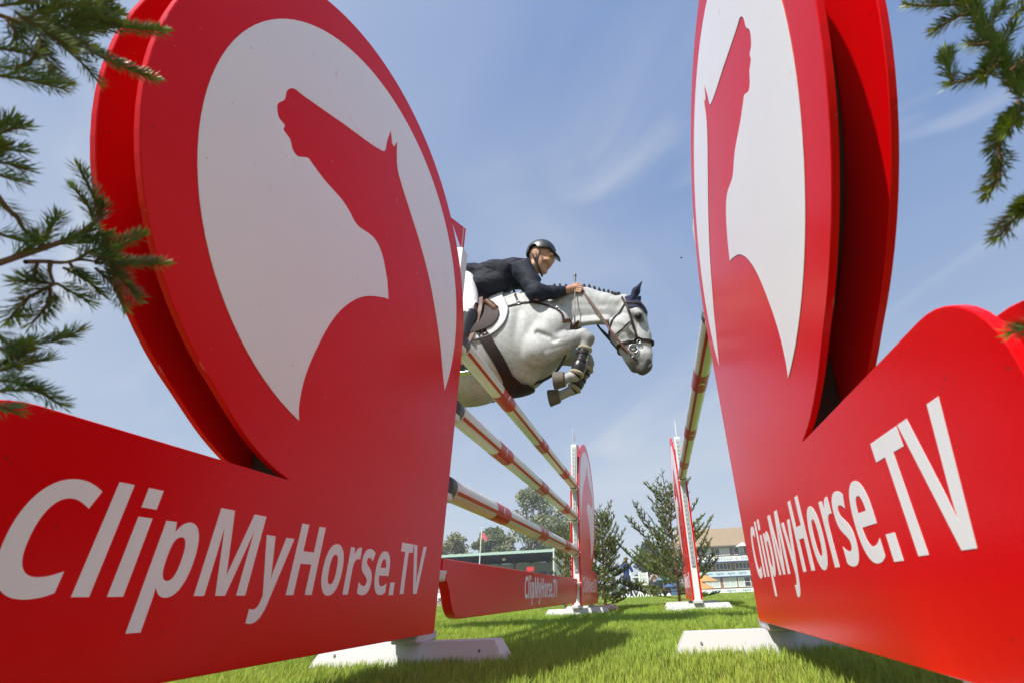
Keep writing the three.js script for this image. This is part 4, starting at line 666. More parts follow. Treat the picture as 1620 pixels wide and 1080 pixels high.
{ // jacket with folds
  const fold = (x, y, z) => 0.011 * fbm(x * 6 + y * 13, y * 6 - x * 9, z * 8, 3) + 0.006 * Math.abs(noise(x * 14 + y * 20, y * 5, z * 12));
  const J = fieldOf([
    { a: [-0.9226, 2.5864, 0], b: [-1.1016, 2.5644, 0], ra: 0.1127, rb: 0.1206, zs: 1.4, k: 0.05 }, { a: [-1.1016, 2.5644, 0], b: [-1.3288, 2.5679, 0], ra: 0.1213, rb: 0.1150, zs: 1.36, k: 0.05 }, { a: [-1.3288, 2.5679, 0], b: [-1.4252, 2.5499, 0], ra: 0.1150, rb: 0.1166, zs: 1.4, k: 0.05 },
    { a: [-1.0584, 2.4640, 0.07], b: [-1.2023, 2.4253, 0.1], ra: 0.1029, rb: 0.0904, k: 0.05 }, { a: [-1.1073, 2.5684, -0.07], b: [-1.2825, 2.5733, -0.1], ra: 0.1029, rb: 0.0904, k: 0.05 },
    { a: [-0.8782, 2.6034, 0], b: [-0.8280, 2.6450, 0], ra: 0.0974, rb: 0.0691, zs: 1.15, k: 0.04 },
    { a: [-0.8010, 2.5561, 0.05], b: [-0.7292, 2.4479, 0.07], ra: 0.0400, rb: 0.0246, k: 0.02 }, { a: [-0.8272, 2.6332, -0.05], b: [-0.7629, 2.5516, -0.07], ra: 0.0400, rb: 0.0246, k: 0.02 },
    ...[1, -1].flatMap((s) => [
      { a: mz([-0.8409, 2.4844, 0.165], s), b: mz([-0.8193, 2.4486, 0.18], s), ra: 0.0812, rb: 0.0843, k: 0.05 },
      { a: mz([-0.8169, 2.4554, 0.19], s), b: mz([-0.7013, 2.1891, 0.25], s), ra: 0.0833, rb: 0.0636, k: 0.03 },
      { a: mz([-0.7013, 2.1891, 0.25], s), b: mz([-0.5859, 2.2244, 0.19], s), ra: 0.0634, rb: 0.0513, k: 0.03 },
      { a: mz([-0.5859, 2.2244, 0.19], s), b: mz([-0.5035, 2.2712, 0.125], s), ra: 0.0512, rb: 0.0376, k: 0.02 },
    ]),
    { a: [-0.7894, 2.6416, 0], b: [-0.7352, 2.6575, 0], ra: 0.0628, rb: 0.0691, k: 0.01, cut: true },
  ]);
  const cuff = [-0.4932, 2.2734, 0.125][0], G = (h) => (x, y, z) => Math.max(h(x, y, z) + fold(x, y, z), x - cuff), g = G(J); g.near = (...q) => G(J.near(...q));
  const lo = [-1.4475, 2.1152, 0.25], hi = [-0.4626, 2.7609, 0]; rp('jacket', netOf(g, [lo[0], lo[1], -0.42], [hi[0], hi[1], 0.42], 0.007), M3.jacket);
  const Bt = fieldOf([{ a: [-1.3928, 2.5533, 0], b: [-1.3745, 2.5318, 0], ra: 0.1068, rb: 0.1036, zs: 1.4 }, ...[1, -1].flatMap((s) => [{ a: mz([-1.3304, 2.4558, 0.12], s), b: mz([-1.1930, 2.0854, 0.262], s), ra: 0.10, rb: 0.066, k: 0.04 }, { a: mz([-1.1930, 2.0854, 0.262], s), b: mz([-1.1958, 1.9845, 0.27], s), ra: 0.064, rb: 0.06, k: 0.03 }])]);
  const GB = (h) => (x, y, z) => h(x, y, z) + 0.35 * fold(x + 3, y, z), gb = GB(Bt); gb.near = (...q) => GB(Bt.near(...q));
  const l2 = [-1.4547, 1.8800, 0.3], h2 = [-1.1596, 2.7209, 0]; rp('breeches', netOf(gb, [l2[0], l2[1], -0.4], [h2[0], h2[1], 0.4], 0.007), M3.breeches);
  for (const s of [1, -1]) {
    const Q = (p) => p.slice(0, 2).concat(0.29 * s), F = fieldOf([{ a: Q([-1.1829, 2.0189, 0.29]), b: Q([-1.2165, 1.8589, 0.29]), ra: 0.070, rb: 0.062, k: 0.03 }, { a: Q([-1.2165, 1.8589, 0.29]), b: Q([-1.2520, 1.6840, 0.29]), ra: 0.060, rb: 0.046, k: 0.02 }, { a: Q([-1.2509, 1.6723, 0.29]), b: Q([-1.1723, 1.6069, 0.29]), ra: 0.042, rb: 0.033, k: 0.02 }]);
    const a = [-1.3193, 1.5065, 0.29], b = [-1.0685, 2.0775, 0.29], top = [-1.1932, 2.0410, 0.29][1], fb = (h) => (x, y, z) => Math.max(h(x, y, z), y - top - (x - [-1.1932, 2.0410, 0.29][0]) * 0.5), bb = fb(F); bb.near = (...q) => fb(F.near(...q));
    rp('riding_boot', netOf(bb, [a[0], a[1], s > 0 ? 0.19 : -0.4], [b[0], b[1], s > 0 ? 0.4 : -0.19], 0.006), M2.leatherBlack);
  }
}
{ // helmet: shell, rim, peak and harness
  const C = [-0.7267, 2.7672, 0], rx = 0.128, ry = 0.128, rz = 0.105, A = [-0.8530, 2.7453, 0], B = [-0.6071, 2.7579, 0], nx = -(B[1] - A[1]), ny = B[0] - A[0], L = Math.hypot(nx, ny);
  const plane = (x, y) => -((x - A[0]) * nx + (y - A[1]) * ny) / L;
  const ell = (x, y, z, o) => { const k = Math.hypot((x - C[0]) / (rx + o), (y - C[1]) / (ry + o), z / (rz + o)); return (k - 1) * 0.1; };
  const shell = (x, y, z) => Math.max(ell(x, y, z, 0), -ell(x, y, z, -0.014), plane(x, y), ((x - [-0.7785, 2.7586, 0][0]) ** 2 + (y - [-0.7785, 2.7586, 0][1]) ** 2 < 0.0016 ? 0.04 - Math.hypot(x - [-0.7785, 2.7586, 0][0], y - [-0.7785, 2.7586, 0][1]) : -1));
  const h = rp('helmet', netOf(shell, [C[0] - 0.16, C[1] - 0.12, -0.13], [C[0] + 0.16, C[1] + 0.16, 0.13], 0.004), M3.helmet);
  const pk = fieldOf([{ a: [-0.6522, 2.7886, 0], b: [-0.5691, 2.6851, 0], ra: 0.016, rb: 0.008, zs: 5.6 }]);
  rp('peak', netOf((x, y, z) => Math.max(pk(x, y, z), Math.hypot((x - C[0]) / 0.195, z / 0.1) - 1), [C[0] + 0.03, C[1] - 0.12, -0.12], [C[0] + 0.2, C[1] + 0.06, 0.12], 0.004), M3.helmet, h);
  rp('ridge', tube([V(C[0] - rx - 0.001, C[1] + 0.01, 0), V(C[0] - 0.09, C[1] + 0.092, 0), V(C[0], C[1] + ry + 0.001, 0), V(C[0] + 0.09, C[1] + 0.092, 0), V(C[0] + rx, C[1] + 0.012, 0)], 0.004, 30, 6), M3.helmet, h);
  for (const s of [1, -1]) rp('chin_strap', [tube([[-0.7142, 2.7214, 0.095], [-0.7277, 2.6607, 0.088], [-0.7397, 2.6135, 0.074], [-0.7263, 2.5625, 0.048], [-0.7166, 2.5507, 0]].map((p) => [p[0], p[1], p[2] * s]), 0.0075, 24, 8), tube([[-0.7815, 2.7038, 0.09], [-0.7625, 2.6460, 0.086], [-0.7397, 2.6135, 0.074]].map((p) => [p[0], p[1], p[2] * s]), 0.0065, 16, 8)], M2.leatherBlack, h);
  // white shirt collar at the throat
  rp('collar', tube([[-0.7884, 2.5544, 0.05], [-0.7712, 2.5553, 0.03], [-0.7707, 2.5734, 0], [-0.7863, 2.6013, -0.03], [-0.8142, 2.6314, -0.05]], 0.012, 20, 8), M3.breeches);
}
{ // the riding crop, upright in the near hand
  const c = thing('riding_crop', 'thin grey riding crop held upright in the rider hand', 'riding crop', [[-0.4310, 2.2892, 0.1][0], [-0.4310, 2.2892, 0.1][1], HZ]), O = [-0.4310, 2.2892, 0.1];
  const q = (p) => [p[0] - O[0], p[1] - O[1], p[2]];
  part('shaft', rod(q([-0.4282, 2.4222, 0.088]), q([-0.4311, 1.9861, 0.155]), 0.0052, 0.0035), std(rgb(0.18, 0.17, 0.16), { roughness: 0.5 }), c);
  part('handle', [rod(q([-0.4281, 2.4382, 0.086]), q([-0.4283, 2.3782, 0.094]), 0.0085, 0.0075), rod(q([-0.4279, 2.4455, 0.086]), q([-0.4281, 2.4258, 0.088]), 0.0115, 0.0115)], M2.leatherBlack, c);
  part('keeper', box(0.012, 0.06, 0.004, ...q([-0.4308, 1.9919, 0.156]), 0.0015), M2.leatherBlack, c);
}
// ---------------------------------------------------------------- spruces
const SP = {
  bark: std(rgb(0.30, 0.165, 0.08), { roughness: 0.9, bumpMap: rep(grainTex, 30), bumpScale: 0.002 }),
  needle: phys(0xffffff, { vertexColors: true, roughness: 0.42, side: THREE.DoubleSide, specularIntensity: 0.6, transmission: 0.12, thickness: 0 }),
};
// needles along a twig: slim blades set round it, leaning towards its tip
function needlesOn(out, curve, L, r, o) {
  const n = Math.max(8, Math.round(L * o.density)), f = V(0, 0, 0), up = V(0, 1, 0);
  for (let i = 0; i < n; i++) {
    const t = Math.min(0.999, o.t0 + (1.0 - o.t0) * (i + r()) / n), p = curve.getPoint(t), T = curve.getTangent(t);
    const s = Math.abs(T.y) > 0.95 ? V(1, 0, 0) : T.clone().cross(up).normalize(), u = s.clone().cross(T).normalize();
    let a = i * 2.399 + r() * 0.5; if (Math.sin(a) < -0.55 && r() < 0.6) a = -a;
    const rad = s.clone().multiplyScalar(Math.cos(a)).addScaledVector(u, Math.sin(a)), lean = 0.5 + 0.5 * r() + (t > 0.93 ? 0.9 : 0);
    const d = rad.clone().addScaledVector(T, lean).addScaledVector(up, 0.12).normalize(), len = o.len * (0.75 + 0.4 * r()) * (t > 0.95 ? 0.8 : 1);
    const w = d.clone().cross(rad).normalize().multiplyScalar(o.wid * (0.8 + 0.4 * r())), m = p.clone().addScaledVector(d, len * 0.55), e = p.clone().addScaledVector(d, len);
    out.pos.push(p.x, p.y, p.z, m.x + w.x, m.y + w.y, m.z + w.z, e.x, e.y, e.z, p.x, p.y, p.z, e.x, e.y, e.z, m.x - w.x, m.y - w.y, m.z - w.z);
    const g = (0.65 + 0.6 * r()) * (t > 0.9 ? 1.35 : 1) * (o.tone ?? 1), young = t > 0.82 ? 1 : 0, yw = 0.2 * r(), old = r() < 0.025, c = old ? [0.17 * g, 0.105 * g, 0.04 * g] : [mix(0.088, 0.14, young + yw) * g, mix(0.128, 0.175, young + yw) * g, mix(0.036, 0.034, young) * g];
    for (let k = 0; k < 6; k++) out.col.push(...c);
  }
}
function needleGeo(out) { const g = new THREE.BufferGeometry(); g.setAttribute('position', new THREE.Float32BufferAttribute(out.pos, 3)); g.setAttribute('color', new THREE.Float32BufferAttribute(out.col, 3)); g.computeVertexNormals(); return g; }
const twigCurve = (pts, r, wob) => { const q = []; for (let i = 0; i < pts.length; i++) { q.push(V(...pts[i])); if (i < pts.length - 1) { const m = V(...pts[i]).lerp(V(...pts[i + 1]), 0.5), l = V(...pts[i]).distanceTo(V(...pts[i + 1])); m.add(V(r() - 0.5, r() - 0.35, r() - 0.5).multiplyScalar(l * wob)); q.push(m); } } return new THREE.CatmullRomCurve3(q); };
function stemGeo(curve, r0, r1, seg = 8, rad = 5) { const g = new THREE.TubeGeometry(curve, seg, 1, rad), p = g.attributes.position; for (let i = 0; i <= seg; i++) { const c = curve.getPointAt(i / seg), R = mix(r0, r1, i / seg); for (let j = 0; j <= rad; j++) { const k = i * (rad + 1) + j; p.setXYZ(k, c.x + (p.getX(k) - c.x) * R, c.y + (p.getY(k) - c.y) * R, c.z + (p.getZ(k) - c.z) * R); } } return g; }
// limbs that spread away from the jump, thinning towards the top
function backLimbs(from, [ax, az], seed) {
  const r = rngOf(seed), L = [], a0 = Math.atan2(az, ax);
  for (let i = 0; i < 26; i++) {
    const y = 0.16 + 1.2 * i / 26, a = a0 + (r() - 0.5) * 2.3, len = (0.42 - 0.2 * i / 26) * (0.7 + 0.5 * r()), o = from(y), e = [o[0] + Math.cos(a) * len, y + len * (0.15 + 0.3 * r()), o[2] + Math.sin(a) * len], limb = [[[o, [mix(o[0], e[0], 0.5), mix(y, e[1], 0.35), mix(o[2], e[2], 0.5)], e], 0.0036, 0.25]];
    for (let k = 0; k < 6; k++) { const t = 0.25 + 0.65 * k / 6, p = [mix(o[0], e[0], t), mix(y, e[1], t * 0.9), mix(o[2], e[2], t)], b = a + (k % 2 ? 0.85 : -0.85), l = 0.13 * (1.1 - 0.6 * t) * (0.8 + 0.4 * r()); limb.push([[p, [p[0] + Math.cos(b) * l, p[1] + 0.02, p[2] + Math.sin(b) * l]], 0.0016, 0, 0.8]); }
    L.push(limb);
  }
  return L;
}
// near spruces: each limb a part, its needles a sub-part
function nearSpruce(label, trunk, limbs, seed) {
  const r = rngOf(seed), O = trunk[0], t = thing('spruce_tree', label, 'spruce tree', O, 0, 'spruces dressing the jump'), rel = (p) => [p[0] - O[0], p[1] - O[1], p[2] - O[2]];
  part('trunk', stemGeo(new THREE.CatmullRomCurve3(trunk.map((p) => V(...rel(p)))), 0.026, 0.008, 16, 8), SP.bark, t);
  for (const limb of limbs) {
    const wood = [], out = { pos: [], col: [] };
    for (const [pts, r0, t0, thick] of limb) {
      const c = twigCurve(pts.map(rel), r, 0.2), L = c.getLength();
      wood.push(stemGeo(c, r0, Math.max(0.0011, r0 * 0.45), 12, 6));
      if (t0 < 1) needlesOn(out, c, L * (1 - t0), r, { density: 3300 * (thick ?? 1), len: 0.0158, wid: 0.00078, tone: 1.35, t0 });
    }
    const b = part('branch', wood, SP.bark, t); if (out.pos.length) part('needles', needleGeo(out), SP.needle, b).userData.kind = 'stuff';
  }
  return t;
}
{
  const T = [[-0.74, 0, 0.0], [-0.735, 0.5, -0.005], [-0.72, 1.0, 0.0], [-0.72, 1.45, 0.01]], from = (y) => [-0.735, y, -0.003], X = -0.6;
  nearSpruce('spruce whose branches reach in from the left edge, beside the left wing', T, [
    [ // top cluster
      [[from(0.50), [-0.600, 0.739, -0.184], [-0.600, 0.760, -0.208], [-0.600, 0.781, -0.230]], 0.0042, 0.45], [[[-0.600, 0.778, -0.226], [-0.600, 0.910, -0.293]], 0.0017, 0, 1.2], [[[-0.600, 0.778, -0.233], [-0.610, 0.841, -0.317]], 0.0017, 0], [[[-0.600, 0.764, -0.225], [-0.600, 0.761, -0.268]], 0.0016, 0],
      [[[-0.590, 0.746, -0.204], [-0.580, 0.710, -0.227]], 0.0016, 0, 1.2], [[[-0.520, 0.682, -0.164], [-0.500, 0.675, -0.194]], 0.0016, 0, 1.3], [[[-0.600, 0.768, -0.211], [-0.600, 0.858, -0.253]], 0.0016, 0], [[[-0.600, 0.805, -0.222], [-0.600, 0.879, -0.236]], 0.0016, 0], [[[-0.580, 0.751, -0.197], [-0.570, 0.816, -0.216]], 0.0016, 0],
      [[[-0.560, 0.712, -0.168], [-0.550, 0.739, -0.179]], 0.0016, 0], [[[-0.560, 0.721, -0.184], [-0.560, 0.781, -0.188]], 0.0016, 0], [[[-0.580, 0.687, -0.189], [-0.570, 0.699, -0.203]], 0.0016, 0, 1.2], [[[-0.570, 0.714, -0.179], [-0.560, 0.694, -0.189]], 0.0016, 0], [[[-0.590, 0.752, -0.204], [-0.570, 0.764, -0.232]], 0.0016, 0],
      [[[-0.600, 0.785, -0.221], [-0.610, 0.878, -0.252]], 0.0015, 0],
      [[[-0.580, 0.670, -0.196], [-0.570, 0.703, -0.237]], 0.0017, 0], [[[-0.560, 0.646, -0.193], [-0.560, 0.684, -0.232]], 0.0017, 0], [[[-0.570, 0.673, -0.203], [-0.550, 0.690, -0.201]], 0.0015, 0],
    ],
    [ [[from(0.43), [-0.600, 0.589, -0.232], [-0.600, 0.614, -0.237]], 0.003, 0.6], [[[-0.600, 0.622, -0.233], [-0.600, 0.648, -0.245]], 0.0016, 0], [[[-0.600, 0.617, -0.235], [-0.600, 0.649, -0.235]], 0.0016, 0], [[[-0.600, 0.608, -0.238], [-0.600, 0.625, -0.255]], 0.0016, 0], [[[-0.600, 0.597, -0.243], [-0.600, 0.609, -0.265]], 0.0016, 0], [[[-0.590, 0.580, -0.244], [-0.590, 0.587, -0.261]], 0.0016, 0] ],
    [ // the long middle limb
      [[from(0.36), [-0.600, 0.496, -0.279], [-0.600, 0.509, -0.288], [-0.600, 0.538, -0.305], [-0.600, 0.567, -0.324], [-0.600, 0.611, -0.337]], 0.0052, 1], [[[-0.600, 0.521, -0.303], [-0.600, 0.540, -0.329], [-0.600, 0.563, -0.360]], 0.0026, 1], [[[-0.600, 0.558, -0.354], [-0.600, 0.607, -0.419]], 0.0018, 0, 1.25],
      [[[-0.600, 0.560, -0.353], [-0.600, 0.624, -0.382]], 0.0017, 0], [[[-0.600, 0.559, -0.364], [-0.590, 0.540, -0.402]], 0.0017, 0, 1.2], [[[-0.600, 0.553, -0.356], [-0.580, 0.515, -0.387]], 0.0017, 0, 1.2], [[[-0.600, 0.611, -0.337], [-0.600, 0.629, -0.321], [-0.600, 0.648, -0.297]], 0.0018, 0.05, 1.1], [[[-0.600, 0.601, -0.334], [-0.600, 0.623, -0.303]], 0.0017, 0],
      [[[-0.600, 0.607, -0.338], [-0.600, 0.628, -0.332]], 0.0017, 0], [[[-0.600, 0.542, -0.306], [-0.600, 0.583, -0.305]], 0.0017, 0], [[[-0.600, 0.568, -0.258], [-0.600, 0.558, -0.280], [-0.600, 0.547, -0.300]], 0.0026, 0.05, 0.6], [[[-0.600, 0.536, -0.319], [-0.600, 0.513, -0.333]], 0.0022, 1],
      [[[-0.600, 0.514, -0.332], [-0.600, 0.500, -0.307]], 0.0016, 0, 1.2], [[[-0.600, 0.512, -0.331], [-0.600, 0.461, -0.316]], 0.0017, 0], [[[-0.600, 0.508, -0.331], [-0.590, 0.462, -0.327]], 0.0017, 0], [[[-0.600, 0.516, -0.333], [-0.600, 0.514, -0.367]], 0.0016, 0], [[[-0.600, 0.535, -0.331], [-0.600, 0.528, -0.373]], 0.0016, 0], [[[-0.600, 0.555, -0.316], [-0.600, 0.596, -0.352]], 0.0017, 0, 1.3],
      [[[-0.600, 0.564, -0.319], [-0.590, 0.588, -0.332]], 0.0016, 0, 1.2], [[[-0.600, 0.550, -0.337], [-0.590, 0.579, -0.353]], 0.0016, 0, 1.2], [[[-0.600, 0.533, -0.272], [-0.600, 0.540, -0.295]], 0.0017, 0], [[[-0.600, 0.527, -0.311], [-0.600, 0.509, -0.314]], 0.0015, 0], [[[-0.600, 0.543, -0.334], [-0.590, 0.530, -0.350]], 0.0016, 0, 1.2], [[[-0.600, 0.521, -0.293], [-0.600, 0.552, -0.302]], 0.0016, 0],
      [[[-0.590, 0.558, -0.335], [-0.580, 0.563, -0.354]], 0.0016, 0, 1.2], [[[-0.600, 0.562, -0.362], [-0.590, 0.554, -0.379]], 0.0016, 0, 1.2],
    ],
    [ // low limb
      [[from(0.30), [-0.600, 0.401, -0.322], [-0.600, 0.416, -0.330], [-0.600, 0.441, -0.337]], 0.0034, 0.75], [[[-0.600, 0.439, -0.335], [-0.600, 0.457, -0.354], [-0.600, 0.480, -0.372]], 0.0018, 0, 1.1], [[[-0.600, 0.411, -0.327], [-0.600, 0.440, -0.360]], 0.0018, 0], [[[-0.590, 0.401, -0.325], [-0.590, 0.405, -0.359]], 0.0017, 0], [[[-0.590, 0.392, -0.329], [-0.590, 0.397, -0.382]], 0.0017, 0], [[[-0.600, 0.447, -0.312], [-0.600, 0.438, -0.332]], 0.0017, 0], [[[-0.600, 0.433, -0.318], [-0.590, 0.425, -0.334]], 0.0017, 0, 1.2], [[[-0.580, 0.376, -0.327], [-0.580, 0.376, -0.343]], 0.0016, 0],
    ],
    // limbs on the side away from the jump
    ...backLimbs(from, [-0.5, 0.75], 71),
  ], 31);
}
{
  const T = [[0.66, 0, 0.1], [0.65, 0.5, 0.09], [0.64, 1.0, 0.1], [0.63, 1.4, 0.1]], from = (y) => [0.65, y, 0.09];
  nearSpruce('spruce whose branches hang in at the top right corner', T, [
    [ [[from(0.42), [0.52, 0.52, -0.18], [0.386, 0.574, -0.340], [0.407, 0.631, -0.350], [0.408, 0.680, -0.350], [0.427, 0.787, -0.360], [0.427, 0.823, -0.360]], 0.0062, 0.45, 1.1],
      [[[0.400, 0.672, -0.350], [0.356, 0.665, -0.360]], 0.002, 0.0, 1.1], [[[0.359, 0.668, -0.360], [0.372, 0.717, -0.360]], 0.0018, 0], [[[0.394, 0.614, -0.350], [0.364, 0.573, -0.360], [0.329, 0.508, -0.360]], 0.002, 0.08, 1.1],
      [[[0.426, 0.784, -0.360], [0.386, 0.775, -0.370]], 0.0018, 0, 1.2], [[[0.424, 0.804, -0.360], [0.375, 0.835, -0.370]], 0.0018, 0, 1.2], [[[0.410, 0.710, -0.350], [0.387, 0.712, -0.350]], 0.0018, 0], [[[0.408, 0.690, -0.350], [0.430, 0.717, -0.340]], 0.0018, 0, 1.2], [[[0.413, 0.733, -0.350], [0.437, 0.755, -0.340]], 0.0018, 0, 1.2],
      [[[0.407, 0.643, -0.350], [0.422, 0.667, -0.330]], 0.0018, 0, 1.2], [[[0.396, 0.647, -0.340], [0.408, 0.650, -0.330]], 0.0018, 0, 1.2], [[[0.395, 0.604, -0.350], [0.360, 0.567, -0.340]], 0.0018, 0, 1.2], [[[0.426, 0.776, -0.360], [0.441, 0.800, -0.350]], 0.0018, 0, 1.2], [[[0.408, 0.683, -0.350], [0.382, 0.657, -0.350]], 0.0016, 0],
      [[[0.431, 0.729, -0.340], [0.448, 0.739, -0.330]], 0.0018, 0, 1.2], [[[0.418, 0.823, -0.370], [0.406, 0.851, -0.370]], 0.0016, 0, 1.2] ],
    [ [[from(0.36), [0.52, 0.44, -0.2], [0.366, 0.492, -0.350], [0.342, 0.482, -0.350]], 0.004, 0.7], [[[0.344, 0.483, -0.350], [0.318, 0.462, -0.360]], 0.0019, 0, 1.15] ],
    [ [[from(0.25), [0.5, 0.33, -0.2], [0.324, 0.383, -0.370]], 0.0032, 0.6], [[[0.324, 0.383, -0.370], [0.307, 0.380, -0.380]], 0.0018, 0, 1.1] ],
    ...backLimbs(from, [0.6, 0.75], 72),
  ], 47);
}
// spruces beyond the far wings
function farSpruce(label, x, z, H, spread, seed, bias = 0, many = 1) {
  const r = rngOf(seed), t = thing('spruce_tree', label, 'spruce tree', [x, groundY(x, z), z], 0, 'spruces dressing the jump'), wood = [], out = { pos: [], col: [] };
  const lead = new THREE.CatmullRomCurve3([V(0, 0, 0), V(0.02 * (r() - 0.5), H * 0.5, 0.02), V(0.05 * (r() - 0.5), H, 0)]);
  const o = { density: 620, len: 0.023, wid: 0.0032, t0: 0, tone: 1.3 };
  part('trunk', stemGeo(lead, 0.024, 0.006, 12, 7), SP.bark, t);
  needlesOn(out, lead, H * 0.35, r, { ...o, t0: 0.65 });
  const n = Math.round((22 * H + 16) * many);
  for (let i = 0; i < n; i++) {
    const f = 0.04 + 0.92 * (i + 0.5 * r()) / n, y = f * H, a = i * 2.399 + r() * 0.7, L = spread * (1.05 - 0.8 * f) * (0.45 + 0.75 * r()) * (1 + bias * Math.cos(a)), rise = (0.35 + 0.5 * f + 1.1 * r()) * Math.min(1, 0.15 + 3 * f);
    const p0 = lead.getPoint(f), d = V(Math.cos(a), 0, Math.sin(a));
    const c = new THREE.CatmullRomCurve3([p0, p0.clone().addScaledVector(d, L * 0.35).add(V(0, L * 0.12 * rise, 0)), p0.clone().addScaledVector(d, L * 0.72).add(V(0, L * 0.42 * rise, 0)), p0.clone().addScaledVector(d, L).add(V(0, L * 0.75 * rise, 0))]);
    wood.push(stemGeo(c, 0.0065, 0.0022, 6, 4)); needlesOn(out, c, L * 0.7, r, { ...o, t0: 0.3 });
    const m = Math.round(L * 18 + 1);
    for (let k = 0; k < m; k++) {
      const q = 0.22 + 0.72 * (k + r() * 0.6) / m, p = c.getPoint(q), T = c.getTangent(q), sd = T.clone().cross(V(0, 1, 0)).normalize().multiplyScalar(k % 2 ? 1 : -1), l = (0.06 + 0.22 * L * (1.05 - q)) * (0.7 + 0.6 * r());
      const e = p.clone().addScaledVector(sd, l * 0.66).addScaledVector(T, l * 0.62).add(V(0, l * (0.1 + 0.3 * r()), 0)), cc = new THREE.CatmullRomCurve3([p, p.clone().lerp(e, 0.5).add(V(0, -0.008, 0)), e]);
      wood.push(stemGeo(cc, 0.0026, 0.0012, 3, 3)); needlesOn(out, cc, l, r, o);
      if (l > 0.1) for (const s2 of [1, -1]) { const b = cc.getPoint(0.5), T2 = cc.getTangent(0.5), sd2 = T2.clone().cross(V(0, 1, 0)).normalize().multiplyScalar(s2), e2 = b.clone().addScaledVector(sd2, l * 0.28).addScaledVector(T2, l * 0.3), c2 = new THREE.CatmullRomCurve3([b, b.clone().lerp(e2, 0.5).add(V(0, 0.004, 0)), e2]); needlesOn(out, c2, l * 0.4, r, o); }
    }
  }
  part('branches', wood, SP.bark, t).userData.kind = 'stuff';
  part('needles', needleGeo(out), SP.needle, t).userData.kind = 'stuff';
  return t;
}
farSpruce('dark bushy spruce between the far left wing and the standing person', -0.86, -8.3, 1.42, 0.62, 11, 0, 1.7);
farSpruce('tall open spruce behind the far wing with the single pole', 0.28, -8.2, 1.75, 1.0, 12, 0.05, 1.0);
farSpruce('small spruce behind the poles, left of the far left wing', -1.5, -8.4, 1.2, 0.42, 13);
// ---------------------------------------------------------------- far trees
const leafMat = phys(0xffffff, { vertexColors: true, roughness: 0.9, side: THREE.DoubleSide, transmission: 0.35, thickness: 0 });
function leafTree(name, label, x, z, top, low, half, seed, n, tone, open = 0.5, leaf = 0.32) {
  const r = rngOf(seed), gy = groundY(x, z), t = thing(name, label, 'tree', [x, gy, z], 0, 'trees beyond the showground'), H = top - gy, pos = [], col = [], wood = [];
  const trunk = new THREE.CatmullRomCurve3([V(0, 0, 0), V(0.2 * (r() - 0.5), H * 0.4, 0.1), V(0.4 * (r() - 0.5), H * 0.75, 0)]);
  part('trunk', stemGeo(trunk, H * 0.022, H * 0.007, 10, 8), SP.bark, t);
  const clumps = [], c0 = low - gy;
  for (let i = 0; i < 46; i++) { const f = Math.pow(r(), 0.8), y = mix(c0, H * 0.97, f), w = half * Math.sqrt(Math.max(0.06, 1 - Math.pow((f - 0.36) / 0.68, 2))), a = r() * 6.283, q = Math.sqrt(r()) * w; clumps.push([q * Math.cos(a), y, q * Math.sin(a), half * (0.16 + 0.2 * r())]); }
  for (const [cx, cy, cz, cr] of clumps) { const p = trunk.getPoint(clamp(cy / H * 0.8, 0.2, 0.95)); wood.push(stemGeo(new THREE.CatmullRomCurve3([p, V(mix(p.x, cx, 0.5), mix(p.y, cy, 0.35), mix(p.z, cz, 0.5)), V(cx, cy, cz)]), H * 0.006, H * 0.002, 5, 4)); }
  part('limbs', wood, SP.bark, t).userData.kind = 'stuff';
  for (let i = 0; i < n; i++) {
    const [cx, cy, cz, cr] = clumps[Math.floor(r() * clumps.length)]; let dx, dy, dz, d; do { dx = 2 * r() - 1; dy = 2 * r() - 1; dz = 2 * r() - 1; d = Math.hypot(dx, dy, dz); } while (d > 1 || d < open * r());
    const p = V(cx + dx * cr * 1.25, cy + dy * cr, cz + dz * cr * 1.25), u = V(r() - 0.5, r() - 0.5, r() - 0.5).normalize(), v = V(r() - 0.5, r() - 0.5, r() - 0.5).cross(u).normalize(), s = leaf * (0.5 + 0.8 * r());
    const q = [p.clone().addScaledVector(u, -s), p.clone().addScaledVector(v, s * 0.5), p.clone().addScaledVector(u, s), p.clone().addScaledVector(v, -s * 0.5)];
    for (const k of [0, 1, 2, 0, 2, 3]) pos.push(q[k].x, q[k].y, q[k].z); const g = 0.6 + 0.8 * r(); for (let k = 0; k < 6; k++) col.push(tone[0] * g, tone[1] * g, tone[2] * g);
  }
  part('crown', needleGeo({ pos, col }), leafMat, t).userData.kind = 'stuff';
}
leafTree('broadleaf_tree', 'low pale tree at the far left behind the grandstand roof', -34.4, -85, 10.2, 1.0, 3.6, 61, 5200, [0.27, 0.26, 0.12], 0.5);
leafTree('broadleaf_tree', 'round dark green tree behind the red flag', -28.0, -85, 11.0, 1.0, 3.2, 62, 6500, [0.17, 0.20, 0.075], 0.4);
leafTree('broadleaf_tree', 'tallest airy tree behind the grandstand, crossed by the lowest pole', -21.2, -86, 17.2, 2.0, 4.6, 63, 10500, [0.25, 0.27, 0.14], 0.6, 0.3);
leafTree('broadleaf_tree', 'spreading tree right of the tallest, above the roof end', -17.6, -90, 14.2, 2.0, 3.8, 64, 6000, [0.25, 0.27, 0.14], 0.7, 0.3);
leafTree('broadleaf_tree', 'bushy green tree behind the background jump', -1.3, -84, 7.0, -0.3, 2.6, 65, 6500, [0.075, 0.10, 0.03], 0.3, 0.26);
leafTree('broadleaf_tree', 'bushy green tree behind the tall open spruce', 1.7, -88, 6.2, -0.3, 2.8, 66, 6000, [0.08, 0.105, 0.035], 0.3, 0.26);
